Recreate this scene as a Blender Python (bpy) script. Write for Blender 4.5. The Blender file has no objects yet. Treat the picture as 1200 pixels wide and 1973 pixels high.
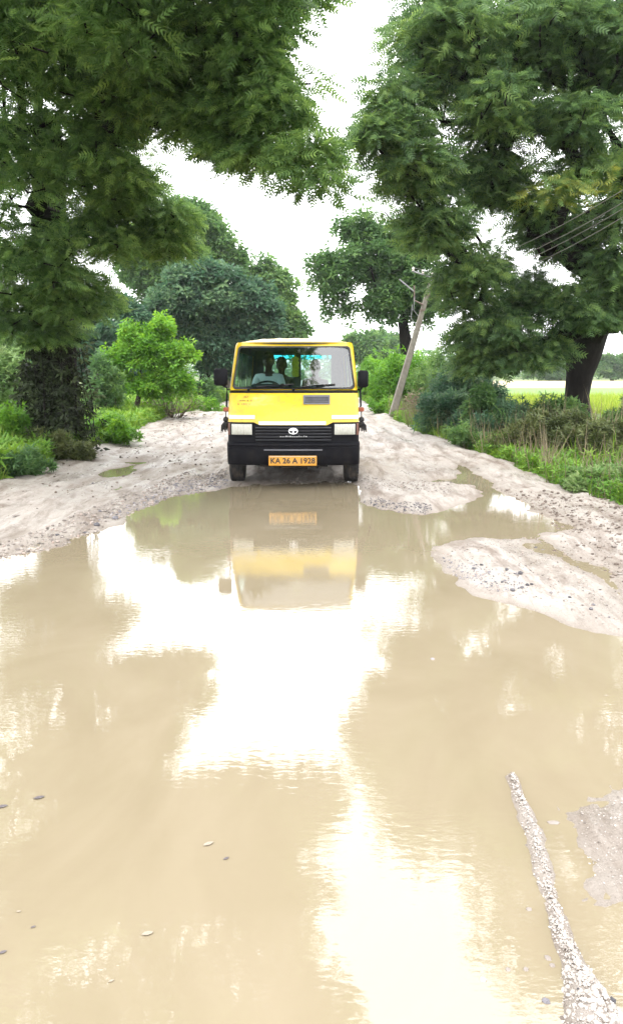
import bpy, math, random
import numpy as np
from mathutils import Vector, Matrix

R = math.radians
rng = np.random.default_rng(7)
random.seed(7)
scn = bpy.context.scene
COL = scn.collection

# ------------------------------------------------------------------ camera
CAM_H, FPX, W0, H0, PITCH = 1.65, 1450.0, 1200.0, 1973.0, R(10.41)
cam = bpy.data.cameras.new('camera')
cam.sensor_fit = 'VERTICAL'
cam.sensor_height = 36.0
cam.lens = FPX / H0 * 36.0
cam.clip_start = 0.05
cam.clip_end = 6000
camo = bpy.data.objects.new('camera', cam)
camo.location = (0, 0, CAM_H)
camo.rotation_euler = (R(90) - PITCH, 0, 0)
COL.objects.link(camo)
scn.camera = camo

# ------------------------------------------------------------------ light
SUN_EL, SUN_AZ = R(62), R(200)
world = bpy.data.worlds.new('World')
scn.world = world
world.use_nodes = True
nt = world.node_tree
nt.nodes.clear()
sky = nt.nodes.new('ShaderNodeTexSky')
sky.sky_type = 'NISHITA'
sky.sun_disc = False
sky.sun_elevation = SUN_EL
sky.sun_rotation = SUN_AZ
sky.air_density = 1.0
sky.dust_density = 2.0
sky.ozone_density = 1.0
hs = nt.nodes.new('ShaderNodeHueSaturation')          # overcast: hardly any blue left
hs.inputs['Saturation'].default_value = 0.10
bgn = nt.nodes.new('ShaderNodeBackground')
bgn.inputs['Strength'].default_value = 0.15
won = nt.nodes.new('ShaderNodeOutputWorld')
nt.links.new(sky.outputs[0], hs.inputs['Color'])
cloud = nt.nodes.new('ShaderNodeMix')                  # an even cloud deck hides most of the clear sky
cloud.data_type = 'RGBA'
cloud.inputs[0].default_value = 0.85
cloud.inputs[7].default_value = (6.1, 6.15, 6.25, 1)
nt.links.new(hs.outputs[0], cloud.inputs[6])
nt.links.new(cloud.outputs[2], bgn.inputs['Color'])
nt.links.new(bgn.outputs[0], won.inputs['Surface'])

sun = bpy.data.lights.new('sun', 'SUN')
sun.energy = 0.7
sun.angle = R(25)
sun.color = (1.0, 0.97, 0.92)
suno = bpy.data.objects.new('sun', sun)
sd = Vector((math.sin(SUN_AZ) * math.cos(SUN_EL), math.cos(SUN_AZ) * math.cos(SUN_EL), math.sin(SUN_EL)))
suno.rotation_euler = (-sd).to_track_quat('-Z', 'Y').to_euler()
suno.location = (0, 0, 30)
COL.objects.link(suno)

vs = scn.view_settings
vs.view_transform = 'Standard'
vs.look = 'None'
vs.exposure = 2.2
vs.gamma = 1.0
vs.use_curve_mapping = False
cy = scn.cycles
cy.max_bounces = 8
cy.diffuse_bounces = 4
cy.glossy_bounces = 4
cy.transmission_bounces = 6
cy.transparent_max_bounces = 12
cy.sample_clamp_indirect = 12.0
cy.caustics_reflective = False
cy.caustics_refractive = False

# ------------------------------------------------------------------ pixel -> place
CP, SP = math.cos(PITCH), math.sin(PITCH)


def ray(px, py):
    dx = (px - W0 / 2) / FPX
    dy = (H0 / 2 - py) / FPX
    return Vector((dx, CP + dy * SP, -SP + dy * CP))


def at(px, py, Y):
    """the point seen at a pixel, on the upright plane at distance Y"""
    d = ray(px, py)
    t = Y / d.y
    return Vector((d.x * t, Y, CAM_H + d.z * t))


def gnd(px, py, z=0.0):
    d = ray(px, py)
    t = (z - CAM_H) / d.z
    return Vector((d.x * t, d.y * t, z))


def ppm(Y):
    return FPX / (Y * CP)


# ------------------------------------------------------------------ noise
def _hash(ix, iy, seed):
    h = (ix.astype(np.int64) * 374761393 + iy.astype(np.int64) * 668265263 + seed * 982451653) & 0xffffffff
    h = ((h ^ (h >> 13)) * 1274126177) & 0xffffffff
    h = (h ^ (h >> 16)) & 0xffffff
    return h / float(0xffffff)


def vnoise(x, y, seed=0):
    x = np.asarray(x, float)
    y = np.asarray(y, float)
    ix, iy = np.floor(x), np.floor(y)
    fx, fy = x - ix, y - iy
    fx = fx * fx * fx * (fx * (fx * 6 - 15) + 10)
    fy = fy * fy * fy * (fy * (fy * 6 - 15) + 10)
    a, b = _hash(ix, iy, seed), _hash(ix + 1, iy, seed)
    c, d = _hash(ix, iy + 1, seed), _hash(ix + 1, iy + 1, seed)
    return (a + (b - a) * fx) * (1 - fy) + (c + (d - c) * fx) * fy - 0.5


def fbm(x, y, seed=0, octs=4):
    s, a, f = 0.0, 1.0, 1.0
    for k in range(octs):
        s = s + a * vnoise(x * f + 17.3 * k, y * f - 9.1 * k, seed + k)
        a *= 0.5
        f *= 2.03
    return s


def sstep(a, b, x):
    t = np.clip((x - a) / (b - a), 0, 1)
    return t * t * (3 - 2 * t)


# ------------------------------------------------------------------ materials
MATS = {}


def principled(name):
    m = bpy.data.materials.new(name)
    m.use_nodes = True
    n = m.node_tree.nodes
    return m, m.node_tree, n['Principled BSDF']


def plain(name, col, rough=0.5, metal=0.0, var=0.12, scale=14.0, bump=0.0, bscale=60.0, coat=0.0, dirt=None, spec=0.5):
    """a colour with uneven tone, optional grain relief and dirt"""
    if name in MATS:
        return MATS[name]
    m, t, b = principled(name)
    L = t.links.new
    tc = t.nodes.new('ShaderNodeTexCoord')
    no = t.nodes.new('ShaderNodeTexNoise')
    no.inputs['Scale'].default_value = scale
    no.inputs['Detail'].default_value = 6
    no.inputs['Roughness'].default_value = 0.65
    L(tc.outputs['Object'], no.inputs['Vector'])
    cr = t.nodes.new('ShaderNodeValToRGB')
    cr.color_ramp.elements[0].position = 0.3
    cr.color_ramp.elements[1].position = 0.7
    cr.color_ramp.elements[0].color = (*[c * (1 - var) for c in col], 1)
    cr.color_ramp.elements[1].color = (*[min(1, c * (1 + var)) for c in col], 1)
    L(no.outputs['Fac'], cr.inputs['Fac'])
    out = cr.outputs['Color']
    if dirt:
        dc, amount, dscale = dirt
        n2 = t.nodes.new('ShaderNodeTexNoise')
        n2.inputs['Scale'].default_value = dscale
        n2.inputs['Detail'].default_value = 8
        L(tc.outputs['Object'], n2.inputs['Vector'])
        r2 = t.nodes.new('ShaderNodeValToRGB')
        r2.color_ramp.elements[0].position = 0.5
        r2.color_ramp.elements[1].position = 0.72
        r2.color_ramp.elements[0].color = (0, 0, 0, 1)
        r2.color_ramp.elements[1].color = (amount, amount, amount, 1)
        L(n2.outputs['Fac'], r2.inputs['Fac'])
        mx = t.nodes.new('ShaderNodeMix')
        mx.data_type = 'RGBA'
        L(r2.outputs['Color'], mx.inputs[0])
        L(out, mx.inputs[6])
        mx.inputs[7].default_value = (*dc, 1)
        out = mx.outputs[2]
        mr = t.nodes.new('ShaderNodeMapRange')
        L(r2.outputs['Color'], mr.inputs['Value'])
        mr.inputs['To Min'].default_value = rough
        mr.inputs['To Max'].default_value = min(1, rough + 0.5)
        L(mr.outputs[0], b.inputs['Roughness'])
    else:
        b.inputs['Roughness'].default_value = rough
    L(out, b.inputs['Base Color'])
    b.inputs['Metallic'].default_value = metal
    b.inputs['Specular IOR Level'].default_value = spec
    if coat:
        b.inputs['Coat Weight'].default_value = coat
        b.inputs['Coat Roughness'].default_value = 0.06
    if bump:
        n3 = t.nodes.new('ShaderNodeTexNoise')
        n3.inputs['Scale'].default_value = bscale
        n3.inputs['Detail'].default_value = 5
        L(tc.outputs['Object'], n3.inputs['Vector'])
        bp = t.nodes.new('ShaderNodeBump')
        bp.inputs['Strength'].default_value = bump
        bp.inputs['Distance'].default_value = 0.02
        L(n3.outputs['Fac'], bp.inputs['Height'])
        L(bp.outputs[0], b.inputs['Normal'])
    MATS[name] = m
    return m


def leafmat(name, cols, trans=0.3, rough=0.5):
    """leaf tissue: colour of each leaf from its own tint value, lets light through"""
    m = bpy.data.materials.new(name)
    m.use_nodes = True
    t = m.node_tree
    t.nodes.clear()
    L = t.links.new
    at_ = t.nodes.new('ShaderNodeAttribute')
    at_.attribute_name = 'tint'
    cr = t.nodes.new('ShaderNodeValToRGB')
    els = cr.color_ramp.elements
    while len(els) < len(cols):
        els.new(0.5)
    for i, c in enumerate(cols):
        els[i].position = i / (len(cols) - 1)
        els[i].color = (*c, 1)
    L(at_.outputs['Fac'], cr.inputs['Fac'])
    pb = t.nodes.new('ShaderNodeBsdfPrincipled')
    pb.inputs['Roughness'].default_value = rough
    pb.inputs['Specular IOR Level'].default_value = 0.16
    L(cr.outputs[0], pb.inputs['Base Color'])
    tr = t.nodes.new('ShaderNodeBsdfTranslucent')
    hs_ = t.nodes.new('ShaderNodeHueSaturation')
    hs_.inputs['Hue'].default_value = 0.485
    hs_.inputs['Saturation'].default_value = 1.1
    hs_.inputs['Value'].default_value = 1.5
    L(cr.outputs[0], hs_.inputs['Color'])
    L(hs_.outputs[0], tr.inputs['Color'])
    mx = t.nodes.new('ShaderNodeMixShader')
    mx.inputs[0].default_value = trans
    L(pb.outputs[0], mx.inputs[1])
    L(tr.outputs[0], mx.inputs[2])
    o = t.nodes.new('ShaderNodeOutputMaterial')
    L(mx.outputs[0], o.inputs['Surface'])
    return m


def glassmat(name, tint, refl=1.0, ior=1.5):
    """thin sheet glass: see-through with its mirror film"""
    m = bpy.data.materials.new(name)
    m.use_nodes = True
    t = m.node_tree
    t.nodes.clear()
    L = t.links.new
    tr = t.nodes.new('ShaderNodeBsdfTransparent')
    tr.inputs['Color'].default_value = (*tint, 1)
    gl = t.nodes.new('ShaderNodeBsdfGlossy')
    gl.inputs['Roughness'].default_value = 0.03
    gl.inputs['Color'].default_value = (refl, refl, refl, 1)
    fr = t.nodes.new('ShaderNodeFresnel')
    fr.inputs['IOR'].default_value = ior
    mx = t.nodes.new('ShaderNodeMixShader')
    L(fr.outputs[0], mx.inputs[0])
    L(tr.outputs[0], mx.inputs[1])
    L(gl.outputs[0], mx.inputs[2])
    o = t.nodes.new('ShaderNodeOutputMaterial')
    L(mx.outputs[0], o.inputs['Surface'])
    return m


def ramp(t, fac, stops):
    cr = t.nodes.new('ShaderNodeValToRGB')
    els = cr.color_ramp.elements
    while len(els) < len(stops):
        els.new(0.5)
    for i, (p, c) in enumerate(stops):
        els[i].position = p
        els[i].color = (*c, 1) if len(c) == 3 else c
    t.links.new(fac, cr.inputs['Fac'])
    return cr.outputs['Color']


def noise_node(t, vec, scale, detail=6, rough=0.6, dist=0.0):
    n = t.nodes.new('ShaderNodeTexNoise')
    n.inputs['Scale'].default_value = scale
    n.inputs['Detail'].default_value = detail
    n.inputs['Roughness'].default_value = rough
    n.inputs['Distortion'].default_value = dist
    t.links.new(vec, n.inputs['Vector'])
    return n.outputs['Fac']


def mapping(t, vec, scale):
    mp = t.nodes.new('ShaderNodeMapping')
    mp.inputs['Scale'].default_value = scale
    t.links.new(vec, mp.inputs['Vector'])
    return mp.outputs[0]


def mix_col(t, fac, a, b):
    mx = t.nodes.new('ShaderNodeMix')
    mx.data_type = 'RGBA'
    t.links.new(fac, mx.inputs[0])
    for s, v in ((6, a), (7, b)):
        if isinstance(v, tuple):
            mx.inputs[s].default_value = (*v, 1)
        else:
            t.links.new(v, mx.inputs[s])
    return mx.outputs[2]


def math_node(t, op, a, b=None):
    n = t.nodes.new('ShaderNodeMath')
    n.operation = op
    for i, v in enumerate((a, b)):
        if v is None:
            continue
        if isinstance(v, (int, float)):
            n.inputs[i].default_value = v
        else:
            t.links.new(v, n.inputs[i])
    return n.outputs[0]


def road_material():
    m, t, b = principled('silt_road')
    L = t.links.new
    geo = t.nodes.new('ShaderNodeNewGeometry')
    pos = geo.outputs['Position']
    big = noise_node(t, mapping(t, pos, (1, .45, 1)), 0.9, 5, .6, .4)
    mid = noise_node(t, mapping(t, pos, (1, .5, 1)), 6.0, 8, .7)
    fine = noise_node(t, pos, 55.0, 6, .7)
    grit = noise_node(t, pos, 19.0, 8, .75)
    streak = noise_node(t, mapping(t, pos, (5.0, .7, 1)), 2.6, 9, .75, .5)
    c1 = ramp(t, big, [(.3, (.285, .245, .212)), (.55, (.36, .326, .296)), (.75, (.41, .38, .355))])
    c2 = ramp(t, mid, [(.28, (.135, .105, .085)), (.42, (.285, .252, .222)), (.6, (.365, .335, .308)), (.8, (.44, .415, .39))])
    mudn = noise_node(t, mapping(t, pos, (1.6, .35, 1)), 2.2, 9, .72, .6)
    mx = mix_col(t, math_node(t, 'MULTIPLY', mid, .9), c1, c2)
    mx = mix_col(t, ramp(t, mudn, [(.47, (0, 0, 0)), (.63, (.85, .85, .85))]), mx, (.140, .104, .080))
    spk = ramp(t, math_node(t, 'ADD', math_node(t, 'MULTIPLY', fine, .5), math_node(t, 'MULTIPLY', grit, .5)), [(.36, (.40, .36, .34)), (.45, (.92, .91, .9)), (.56, (1, 1, 1)), (.7, (1.12, 1.12, 1.12))])
    mx = mix_col(t, ramp(t, streak, [(.55, (0, 0, 0)), (.68, (.6, .6, .6))]), mx, (.15, .118, .095))
    mul = t.nodes.new('ShaderNodeMix')
    mul.data_type = 'RGBA'
    mul.blend_type = 'MULTIPLY'
    mul.inputs[0].default_value = .7
    L(mx, mul.inputs[6])
    L(spk, mul.inputs[7])
    # damp soil within a few centimetres of the water level
    sep = t.nodes.new('ShaderNodeSeparateXYZ')
    L(pos, sep.inputs[0])
    mr = t.nodes.new('ShaderNodeMapRange')
    L(sep.outputs['Z'], mr.inputs['Value'])
    mr.inputs['From Min'].default_value = 0.0
    mr.inputs['From Max'].default_value = 0.034
    mr.inputs['To Min'].default_value = 1.0
    mr.inputs['To Max'].default_value = 0.0
    dampf = math_node(t, 'MULTIPLY', mr.outputs[0], math_node(t, 'ADD', math_node(t, 'MULTIPLY', grit, 1.1), .15))
    col = mix_col(t, dampf, mul.outputs[2], (.185, .152, .122))
    L(col, b.inputs['Base Color'])
    wet = noise_node(t, mapping(t, pos, (1.0, .35, 1)), 1.7, 6, .65)
    rr = t.nodes.new('ShaderNodeMapRange')
    L(wet, rr.inputs['Value'])
    rr.inputs['From Min'].default_value = .42
    rr.inputs['From Max'].default_value = .62
    rr.inputs['To Min'].default_value = .85
    rr.inputs['To Max'].default_value = .26
    L(rr.outputs[0], b.inputs['Roughness'])
    bp = t.nodes.new('ShaderNodeBump')
    bp.inputs['Strength'].default_value = .8
    bp.inputs['Distance'].default_value = .025
    hsum = math_node(t, 'ADD', math_node(t, 'MULTIPLY', mid, 1.6), math_node(t, 'ADD', math_node(t, 'MULTIPLY', fine, .45), math_node(t, 'MULTIPLY', grit, 1.0)))
    L(hsum, bp.inputs['Height'])
    L(bp.outputs[0], b.inputs['Normal'])
    return m


def soil_material():
    m, t, b = principled('verge_soil')
    L = t.links.new
    geo = t.nodes.new('ShaderNodeNewGeometry')
    pos = geo.outputs['Position']
    n1 = noise_node(t, pos, .8, 6, .6)
    n2 = noise_node(t, pos, 9, 8, .7)
    c = ramp(t, n1, [(.35, (.075, .11, .03)), (.55, (.12, .16, .045)), (.72, (.17, .15, .08))])
    c2 = ramp(t, n2, [(.3, (.05, .075, .02)), (.7, (.15, .19, .06))])
    L(mix_col(t, math_node(t, 'MULTIPLY', n2, .8), c, c2), b.inputs['Base Color'])
    b.inputs['Roughness'].default_value = .95
    bp = t.nodes.new('ShaderNodeBump')
    bp.inputs['Strength'].default_value = .6
    bp.inputs['Distance'].default_value = .05
    L(n2, bp.inputs['Height'])
    L(bp.outputs[0], b.inputs['Normal'])
    return m


def water_material():
    m, t, b = principled('muddy_water')
    L = t.links.new
    geo = t.nodes.new('ShaderNodeNewGeometry')
    pos = geo.outputs['Position']
    n1 = noise_node(t, mapping(t, pos, (1, .6, 1)), 1.1, 6, .6, 1.2)
    L(ramp(t, n1, [(.3, (.198, .163, .108)), (.5, (.217, .180, .122)), (.7, (.236, .197, .137))]), b.inputs['Base Color'])
    b.inputs['Roughness'].default_value = .0
    b.inputs['IOR'].default_value = 1.9
    # wind ripples come in patches
    r1 = noise_node(t, mapping(t, pos, (1.0, 2.2, 1)), 12.0, 2, .5, .3)
    r2 = noise_node(t, mapping(t, pos, (1.0, 2.2, 1)), 26.0, 2, .5)
    patch = ramp(t, noise_node(t, pos, .55, 2, .5), [(.38, (.12, .12, .12)), (.62, (1, 1, 1))])
    hsum = math_node(t, 'ADD', r1, math_node(t, 'MULTIPLY', r2, .28))
    hh = math_node(t, 'MULTIPLY', hsum, patch)
    bp = t.nodes.new('ShaderNodeBump')
    bp.inputs['Strength'].default_value = .16
    bp.inputs['Distance'].default_value = .005
    L(hh, bp.inputs['Height'])
    L(bp.outputs[0], b.inputs['Normal'])
    return m


def stone_material(name, stops, rough=.75):
    m, t, b = principled(name)
    L = t.links.new
    a = t.nodes.new('ShaderNodeAttribute')
    a.attribute_name = 'tint'
    tc = t.nodes.new('ShaderNodeTexCoord')
    n = noise_node(t, tc.outputs['Object'], 60, 5, .7)
    c = ramp(t, a.outputs['Fac'], stops)
    mul = t.nodes.new('ShaderNodeMix')
    mul.data_type = 'RGBA'
    mul.blend_type = 'MULTIPLY'
    mul.inputs[0].default_value = .6
    L(c, mul.inputs[6])
    L(ramp(t, n, [(.3, (.6, .6, .6)), (.7, (1.1, 1.1, 1.1))]), mul.inputs[7])
    L(mul.outputs[2], b.inputs['Base Color'])
    b.inputs['Roughness'].default_value = rough
    return m


def bark_material(name, dark, light, stretch=.25):
    m, t, b = principled(name)
    L = t.links.new
    tc = t.nodes.new('ShaderNodeTexCoord')
    v = mapping(t, tc.outputs['Object'], (1, 1, stretch))
    n = noise_node(t, v, 14, 8, .7, .3)
    L(ramp(t, n, [(.3, dark), (.7, light)]), b.inputs['Base Color'])
    b.inputs['Roughness'].default_value = .9
    b.inputs['Specular IOR Level'].default_value = .1
    bp = t.nodes.new('ShaderNodeBump')
    bp.inputs['Strength'].default_value = .8
    bp.inputs['Distance'].default_value = .03
    L(n, bp.inputs['Height'])
    L(bp.outputs[0], b.inputs['Normal'])
    return m


# ------------------------------------------------------------------ object helpers
def link(o, parent=None):
    COL.objects.link(o)
    if parent is not None:
        o.parent = parent
    return o


def tag(o, label=None, cat=None, group=None, kind=None):
    if label:
        o['label'] = label
    if cat:
        o['category'] = cat
    if group:
        o['group'] = group
    if kind:
        o['kind'] = kind
    return o


def empty(name, loc, label=None, cat=None, group=None, rz=0.0):
    o = bpy.data.objects.new(name, None)
    o.location = loc
    o.rotation_euler = (0, 0, rz)
    o.empty_display_size = .2
    link(o)
    return tag(o, label, cat, group)


def np_mesh(name, verts, faces, mat, parent=None, tint=None, smooth=False):
    """faces: (n,3) or (n,4) int array"""
    verts = np.ascontiguousarray(verts, dtype=np.float32).reshape(-1, 3)
    faces = np.ascontiguousarray(faces, dtype=np.int32)
    k = faces.shape[1]
    me = bpy.data.meshes.new(name)
    me.vertices.add(len(verts))
    me.vertices.foreach_set('co', verts.ravel())
    me.loops.add(faces.size)
    me.loops.foreach_set('vertex_index', faces.ravel())
    me.polygons.add(len(faces))
    me.polygons.foreach_set('loop_start', np.arange(0, faces.size, k, dtype=np.int32))
    me.polygons.foreach_set('use_smooth', np.full(len(faces), bool(smooth)))
    if tint is not None:
        a = me.attributes.new('tint', 'FLOAT', 'POINT')
        a.data.foreach_set('value', np.ascontiguousarray(tint, dtype=np.float32))
    me.update(calc_edges=True)
    me.materials.append(mat)
    o = bpy.data.objects.new(name, me)
    return link(o, parent)


class MB:
    """collects shapes, builds them as one mesh object"""

    def __init__(s):
        s.v, s.f = [], []

    def add(s, vs_, fs):
        n = len(s.v)
        s.v.extend([tuple(p) for p in vs_])
        s.f.extend([tuple(i + n for i in f) for f in fs])
        return s

    def box(s, x0, x1, y0, y1, z0, z1, c=0.0):
        """box with edges cut off by c"""
        if c <= 0:
            p = [(x, y, z) for z in (z0, z1) for y in (y0, y1) for x in (x0, x1)]
            return s.add(p, [(0, 2, 3, 1), (4, 5, 7, 6), (0, 1, 5, 4), (2, 6, 7, 3), (0, 4, 6, 2), (1, 3, 7, 5)])
        loops = []
        for z, i in ((z0, c), (z0 + c, 0), (z1 - c, 0), (z1, c)):
            a0, a1, b0, b1 = x0 + i, x1 - i, y0 + i, y1 - i
            loops.append([(a0 + c, b0, z), (a1 - c, b0, z), (a1, b0 + c, z), (a1, b1 - c, z),
                          (a1 - c, b1, z), (a0 + c, b1, z), (a0, b1 - c, z), (a0, b0 + c, z)])
        return s.loft(loops, True, True)

    def loft(s, loops, cap0=True, cap1=True, closed=True):
        k = len(loops[0])
        vs_ = [p for lp in loops for p in lp]
        fs = []
        for i in range(len(loops) - 1):
            for j in range(k if closed else k - 1):
                a, b_ = i * k + j, i * k + (j + 1) % k
                fs.append((a, b_, b_ + k, a + k))
        if cap0:
            fs.append(tuple(reversed(range(k))))
        if cap1:
            n = (len(loops) - 1) * k
            fs.append(tuple(range(n, n + k)))
        return s.add(vs_, fs)

    def tube(s, pts, rad, sides=8, cap=True):
        pts = [Vector(p) for p in pts]
        if not isinstance(rad, (list, tuple)):
            rad = [rad] * len(pts)
        loops = []
        up = Vector((0, 0, 1))
        for i, p in enumerate(pts):
            d = (pts[min(i + 1, len(pts) - 1)] - pts[max(i - 1, 0)])
            d = d.normalized() if d.length > 1e-9 else up
            ref = Vector((0, 1, 0)) if abs(d.z) > .9 else up
            a = d.cross(ref).normalized()
            b_ = d.cross(a).normalized()
            loops.append([p + (a * math.cos(2 * math.pi * k / sides) + b_ * math.sin(2 * math.pi * k / sides)) * rad[i] for k in range(sides)])
        return s.loft(loops, cap, cap)

    def lathe(s, prof, axis='x', n=32, center=(0, 0, 0)):
        """prof: list of (along, radius)"""
        c = Vector(center)
        loops = []
        for a, r in prof:
            lp = []
            for k in range(n):
                t_ = 2 * math.pi * k / n
                q = (a, r * math.cos(t_), r * math.sin(t_))
                if axis == 'y':
                    q = (r * math.cos(t_), a, r * math.sin(t_))
                elif axis == 'z':
                    q = (r * math.cos(t_), r * math.sin(t_), a)
                lp.append(c + Vector(q))
            loops.append(lp)
        return s.loft(loops, True, True)

    def grid(s, fn, us, vs_, flip=False):
        k = len(us)
        p = [fn(u, v) for v in vs_ for u in us]
        fs = []
        for i in range(len(vs_) - 1):
            for j in range(k - 1):
                a = i * k + j
                q = (a, a + 1, a + k + 1, a + k)
                fs.append(tuple(reversed(q)) if flip else q)
        return s.add(p, fs)

    def build(s, name, mat, parent=None, smooth=35):
        me = bpy.data.meshes.new(name)
        me.from_pydata(s.v, [], s.f)
        me.update()
        me.materials.append(mat)
        if smooth:
            me.polygons.foreach_set('use_smooth', [True] * len(me.polygons))
            me.set_sharp_from_angle(angle=R(smooth))
        o = bpy.data.objects.new(name, me)
        return link(o, parent)


# ================================================================== THE SETTING
# ---- puddle outline, traced on the ground plane
def gp(pts):
    return np.array([gnd(x, y)[:2] for x, y in pts])


MAIN = gp([(-420, 1180), (-200, 1120), (0, 1083), (60, 1071), (130, 1050), (152, 1034), (232, 1011), (262, 985), (330, 956), (400, 945), (440, 939),
           (470, 937), (560, 933), (640, 931), (684, 934), (690, 986), (705, 975), (730, 984), (765, 990), (805, 991), (832, 983), (880, 976), (915, 962), (926, 947),
           (910, 936), (885, 936), (845, 933), (812, 928), (845, 922), (880, 921), (884, 908), (872, 893), (890, 895), (915, 912), (935, 932), (950, 944), (985, 958), (1012, 970),
           (1040, 1000), (1062, 1018), (1020, 1029), (985, 1031), (925, 1039), (870, 1049), (836, 1059), (828, 1072), (850, 1095), (880, 1124),
           (920, 1145), (985, 1160), (1050, 1180), (1110, 1204), (1150, 1217), (1200, 1229), (1500, 1290), (1900, 1700), (2400, 4000), (-1400, 4000)])
RUT1 = gp([(188, 915), (205, 906), (226, 903), (262, 896), (258, 903), (238, 915), (206, 922)])
RUT2 = gp([(246, 893), (270, 882), (300, 876), (322, 868), (318, 876), (304, 884), (272, 895)])
RUT3 = gp([(330, 866), (352, 858), (376, 850), (380, 855), (350, 868)])
PATCH = gp([(1104, 1572), (1128, 1560), (1150, 1552), (1180, 1550), (1200, 1524), (1420, 1470), (1420, 1770), (1210, 1736), (1180, 1727), (1150, 1716), (1140, 1660), (1120, 1604)])
CHAN = gp([(1036, 1054), (1062, 1063), (1088, 1075), (1120, 1091), (1152, 1107), (1180, 1130), (1205, 1160), (1260, 1220)])
CHAN_W = [.0, .015, .03, .03, .015, .03, .05, .07]
RIDGE = gp([(986, 1497), (1000, 1540), (1027, 1610), (1047, 1680), (1062, 1740), (1078, 1800), (1098, 1850), (1128, 1910), (1150, 1973), (1190, 2100)])
RIDGE_W = [.004, .008, .011, .011, .009, .010, .016, .04, .075, .12]


def sdf_poly(x, y, poly):
    """signed distance, negative inside"""
    d2 = np.full(x.shape, 1e18)
    inside = np.zeros(x.shape, bool)
    n = len(poly)
    for i in range(n):
        ax, ay = poly[i]
        bx, by = poly[(i + 1) % n]
        ex, ey = bx - ax, by - ay
        wx, wy = x - ax, y - ay
        t_ = np.clip((wx * ex + wy * ey) / (ex * ex + ey * ey + 1e-12), 0, 1)
        d2 = np.minimum(d2, (wx - t_ * ex) ** 2 + (wy - t_ * ey) ** 2)
        if abs(ey) > 1e-12:
            c = ((ay <= y) != (by <= y)) & (x < ax + ex * (y - ay) / ey)
            inside ^= c
    d = np.sqrt(d2)
    return np.where(inside, -d, d)


def sdf_line(x, y, pts, wid):
    best = np.full(x.shape, 1e9)
    for i in range(len(pts) - 1):
        ax, ay = pts[i]
        bx, by = pts[i + 1]
        ex, ey = bx - ax, by - ay
        t_ = np.clip(((x - ax) * ex + (y - ay) * ey) / (ex * ex + ey * ey + 1e-12), 0, 1)
        d = np.sqrt((x - ax - t_ * ex) ** 2 + (y - ay - t_ * ey) ** 2) - (wid[i] + (wid[i + 1] - wid[i]) * t_)
        best = np.minimum(best, d)
    return best


def edge_curve(pts):
    p = np.array(sorted([tuple(gnd(x, y)[:2])[::-1] for x, y in pts]))
    return p[:, 0], p[:, 1]


LY, LX = edge_curve([(412, 783), (330, 806), (270, 828), (230, 850), (170, 872), (120, 891), (60, 914), (0, 934), (-200, 985), (-600, 1140)])
RY, RX = edge_curve([(728, 790), (760, 811), (820, 842), (900, 869), (960, 890), (1030, 921), (1080, 944), (1140, 968), (1200, 985), (1400, 1060), (1900, 1300)])


def road_edge(x, y):
    """distance inside the road (positive) from its nearer grass edge"""
    l = np.interp(y, LY, LX) + .18 * vnoise(y * 1.3, y * 0 + 3, 5) + .10 * vnoise(y * 4.1, y * 0 + 8, 6)
    r = np.interp(y, RY, RX) + .18 * vnoise(y * 1.2, y * 0 + 1, 8) + .10 * vnoise(y * 3.7, y * 0 + 2, 9)
    return np.minimum(x - l, r - x)


def water_sdf(x, y):
    d = sdf_poly(x, y, MAIN)
    for p_ in (RUT1, RUT2, RUT3):
        d = np.minimum(d, sdf_poly(x, y, p_))
    d = np.minimum(d, sdf_line(x, y, CHAN, CHAN_W))
    k = sstep(5.0, 7.0, y)
    return d + (.06 + .16 * k) * fbm(x * 1.9, y * 1.1, 81, 3) + (.03 + .06 * k) * fbm(x * 7, y * 5, 85, 4)


def road_h(x, y):
    x = np.asarray(x, float)
    y = np.asarray(y, float)
    d = np.full(x.shape, 6.0)
    near = (y < 17) & (y > -8)
    if near.any():
        d[near] = water_sdf(x[near], y[near])
    out = .078 * (1 - np.exp(-np.maximum(d, 0) / .55))
    inn = -.11 * (1 - np.exp(np.minimum(d, 0) / .30))
    z = np.where(d > 0, out, inn)
    quiet = np.where(d > 0, sstep(-.05, .5, d) * .75 + .25, .25 * np.exp(np.minimum(d, 0) / .25))
    z = z + quiet * (.060 * fbm(x * .8, y * .45, 11, 3) + .048 * fbm(x * 3.6, y * .55, 21, 3)
                     + .026 * fbm(x * 6, y * 4.5, 31, 4) + .014 * fbm(x * 24, y * 20, 41, 3))
    # wheel ruts beside the van
    for cx, dep in ((-1.75, .045), (1.35, .035), (-2.9, .05), (-3.5, .03), (2.3, .03)):
        q = x - cx - .12 * np.sin(y * .35 + cx)
        z = z - dep * np.exp(-(q / .17) ** 2) * sstep(.4, 1.2, d) + dep * .6 * np.exp(-((np.abs(q) - .28) / .09) ** 2) * sstep(.4, 1.2, d)
    # gravel ridge and silt patch rising out of the water
    rd = sdf_line(x, y, RIDGE, RIDGE_W)
    rz = .016 - np.maximum(rd, -.03) * .95 + .012 * fbm(x * 30, y * 24, 51, 3) + .022 * fbm(x * 6, y * 5, 52, 3)
    z = np.where(rd < .15, np.maximum(z, np.minimum(rz, .05)), z)
    near2 = (np.abs(x - 1.6) < 1.6) & (y < 4.5) & (y > 1)
    if near2.any():
        pd = np.full(x.shape, 9.0)
        pd[near2] = sdf_poly(x[near2], y[near2], PATCH)
        pz = .004 - pd * .12 + .014 * fbm(x * 22, y * 18, 61, 4)
        z = np.where(pd < .2, np.maximum(z, np.minimum(pz, .03)), z)
    e = road_edge(x, y)
    z = z + .04 * sstep(.9, .1, e) * sstep(0, .6, d) - .45 * sstep(.10, -.7, e)
    return z


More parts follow.
